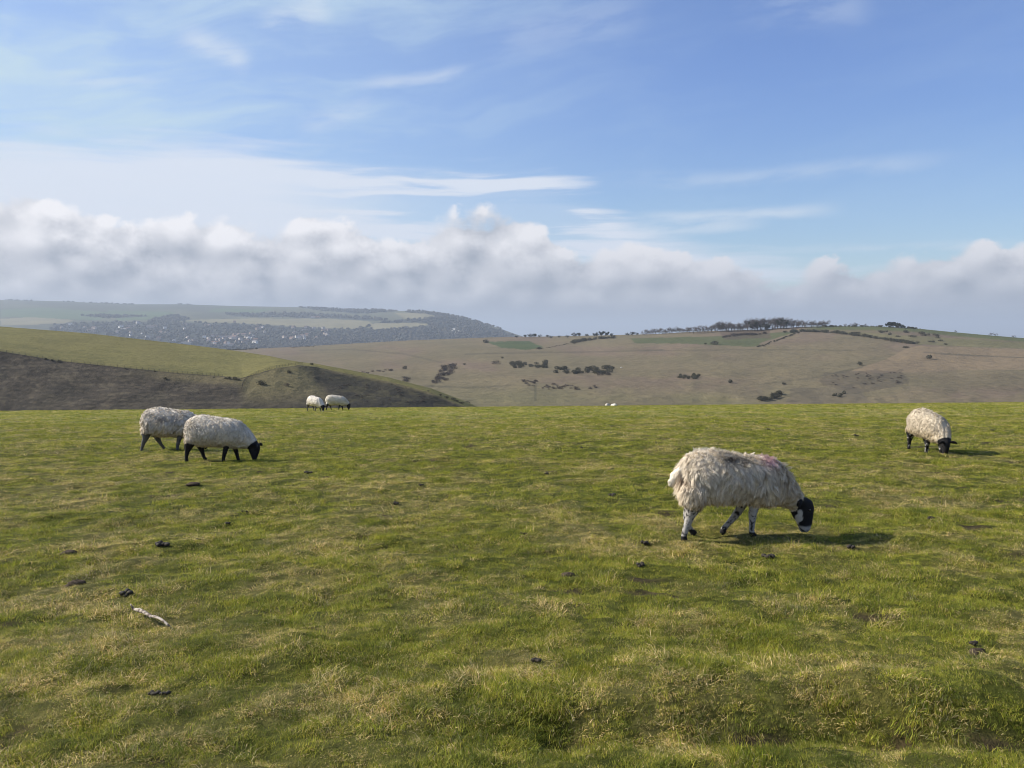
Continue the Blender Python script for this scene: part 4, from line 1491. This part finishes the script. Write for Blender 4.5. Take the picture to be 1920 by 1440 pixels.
# ------------------------------------------------------------------ town and woods under the far downs
m_wall = new_mat('house_wall')
oi = S.tree.nodes.new('ShaderNodeObjectInfo')
surface(mix(mth('POWER', S(oi.outputs['Random']), 1.7), (0.36, 0.27, 0.21), (0.85, 0.83, 0.78)), 0.9)
m_roof = new_mat('house_roof')
oi = S.tree.nodes.new('ShaderNodeObjectInfo')
surface(mix(S(oi.outputs['Random']), (0.16, 0.08, 0.055), (0.13, 0.13, 0.14)), 0.7)


def house_mesh(w, d, h, rh):
    V = [(-w, -d, -1), (w, -d, -1), (w, d, -1), (-w, d, -1), (-w, -d, h), (w, -d, h), (w, d, h), (-w, d, h), (-w, 0, h + rh), (w, 0, h + rh),
         (-w - .4, -d - .4, h - .1), (w + .4, -d - .4, h - .1), (w + .4, d + .4, h - .1), (-w - .4, d + .4, h - .1), (-w - .4, 0, h + rh + .15), (w + .4, 0, h + rh + .15)]
    F = [(0, 1, 5, 4), (1, 2, 6, 5), (2, 3, 7, 6), (3, 0, 4, 7), (5, 6, 9), (7, 4, 8), (10, 11, 15, 14), (12, 13, 14, 15)]
    me = bpy.data.meshes.new('house')
    me.from_pydata(V, [], F)
    me.materials.append(m_wall)
    me.materials.append(m_roof)
    for p in me.polygons: p.material_index = 1 if p.index >= 6 else 0
    return me


HOUSES = [house_mesh(6, 4.5, 5.5, 3), house_mesh(9, 4.5, 5.5, 3), house_mesh(5, 5, 7, 3.5)]
BLOCK = house_mesh(26, 10, 8, 2)
TOWN = [(95, 614), (150, 607), (300, 606), (420, 606), (520, 610), (640, 614), (640, 634), (520, 640), (440, 652), (400, 652), (300, 640), (170, 624)]
k = 0
while k < 90:
    x, y = vr.uniform(95, 640), vr.uniform(605, 653)
    if k < 28: x, y = vr.uniform(390, 480), vr.uniform(628, 650)
    if not in_poly(np.array(x), np.array(y), TOWN): continue
    q = downs.at(x, y)
    o = link('house', vr.choice(HOUSES), loc=tuple(q + np.array([0, 0, 2.0])), rot=(0, 0, vr.uniform(-1.2, 1.2)), scale=(vr.uniform(.8, 1.3),) * 3)
    where = ('at the left end of the hazy valley town' if x < 220 else 'at the right end of the hazy valley town' if x > 500 else
             'in the near middle of the hazy valley town' if y > 628 else 'on the far side of the hazy valley town')
    tag(o, 'tiny pale house ' + where, 'house', 'houses ' + where)
    k += 1
for x, y, lab in ((172, 624, 'long bright building at the left end of the town, just over the green spur'), (245, 613, 'long pale block on the far side of the town'),
                  (285, 615, 'second pale block on the far side of the town, right of the first'), (232, 618, 'low pale block in front of the two far blocks of the town'),
                  (430, 649, 'large pale building at the near edge of the town, at the end of the hedge'), (350, 645, 'bright building low over the skyline of the green spur'),
                  (572, 620.5, 'bright white building at the right of the town'), (415, 634, 'pale building in the middle of the town')):
    q = downs.at(x, y)
    tag(link('building', BLOCK, loc=tuple(q + np.array([0, 0, 2.0])), rot=(0, 0, vr.uniform(-.3, .3)), scale=(vr.uniform(.5, .9),) * 3), lab, 'building')
for x, lab in ((587, 'left white farm building on the pale field'), (595, 'right white farm building on the pale field')):
    q = downs.at(x, 596.5)
    tag(link('building', HOUSES[1], loc=tuple(q), scale=(1.3,) * 3), lab, 'building')

m_wood2 = leaf_mat('far_wood', (0.026, 0.026, 0.022), (0.060, 0.056, 0.044), 0.0)
bm = bmesh.new()
bmesh.ops.create_icosphere(bm, subdivisions=1, radius=1.0)
ico_v = np.array([v.co[:] for v in bm.verts])
ico_f = np.array([[v.index for v in f.verts] for f in bm.faces])
bm.free()
rng = np.random.default_rng(77)
pts = []
for poly, n_ in zip(WOODS, (1500, 260, 260, 1500, 90, 140, 200)):
    xs_, ys_ = [p[0] for p in poly], [p[1] for p in poly]
    c = 0
    while c < n_:
        x, y = rng.uniform(min(xs_), max(xs_)), rng.uniform(min(ys_), max(ys_))
        if in_poly(np.array(x), np.array(y), poly) and not any(in_poly(np.array(x), np.array(y), P_) for P_ in PALE):
            pts.append((x, y, rng.uniform(.7, 1.3)))
            c += 1
for x0, x1, n_ in ((0, 60, 20), (110, 250, 40), (330, 360, 12), (560, 640, 40), (690, 745, 34), (765, 812, 26), (812, 940, 60)):
    for c in range(n_):
        x = rng.uniform(x0, x1)
        pts.append((x, np.interp(x, [q[0] for q in far_top], [q[1] for q in far_top]) + .3, rng.uniform(.5, 1.1)))
pts = np.array(pts)
Q = downs.at(pts[:, 0], pts[:, 1])
sc = pts[:, 2:3] * np.array([[7.0, 7.0, 6.0]])
VV = ico_v[None] * (1 + .35 * rng.normal(size=(len(pts), len(ico_v), 1)).clip(-1, 1)) * sc[:, None, :] + (Q + np.array([0, 0, 3.0]))[:, None, :]
FF = ico_f[None] + (np.arange(len(pts)) * len(ico_v))[:, None, None]
me = mesh_np('woodland', VV.reshape(-1, 3), [FF.reshape(-1, 3)], None, m_wood2)
tag(link('woodland', me), 'hazy bare woods under the far downs and round the town', 'woodland', kind='stuff')

# a lone far sheep, pale against the hill
q = hill.at(1165, 690.5)
make_sheep(RIG_B, 'tiny lone pale sheep on the hillside right of the larger gorse patch', tuple(q), RAD(180), size=1.25, voxel=0.04, locks=0, wool=(.8, .76, .68), seed=31)
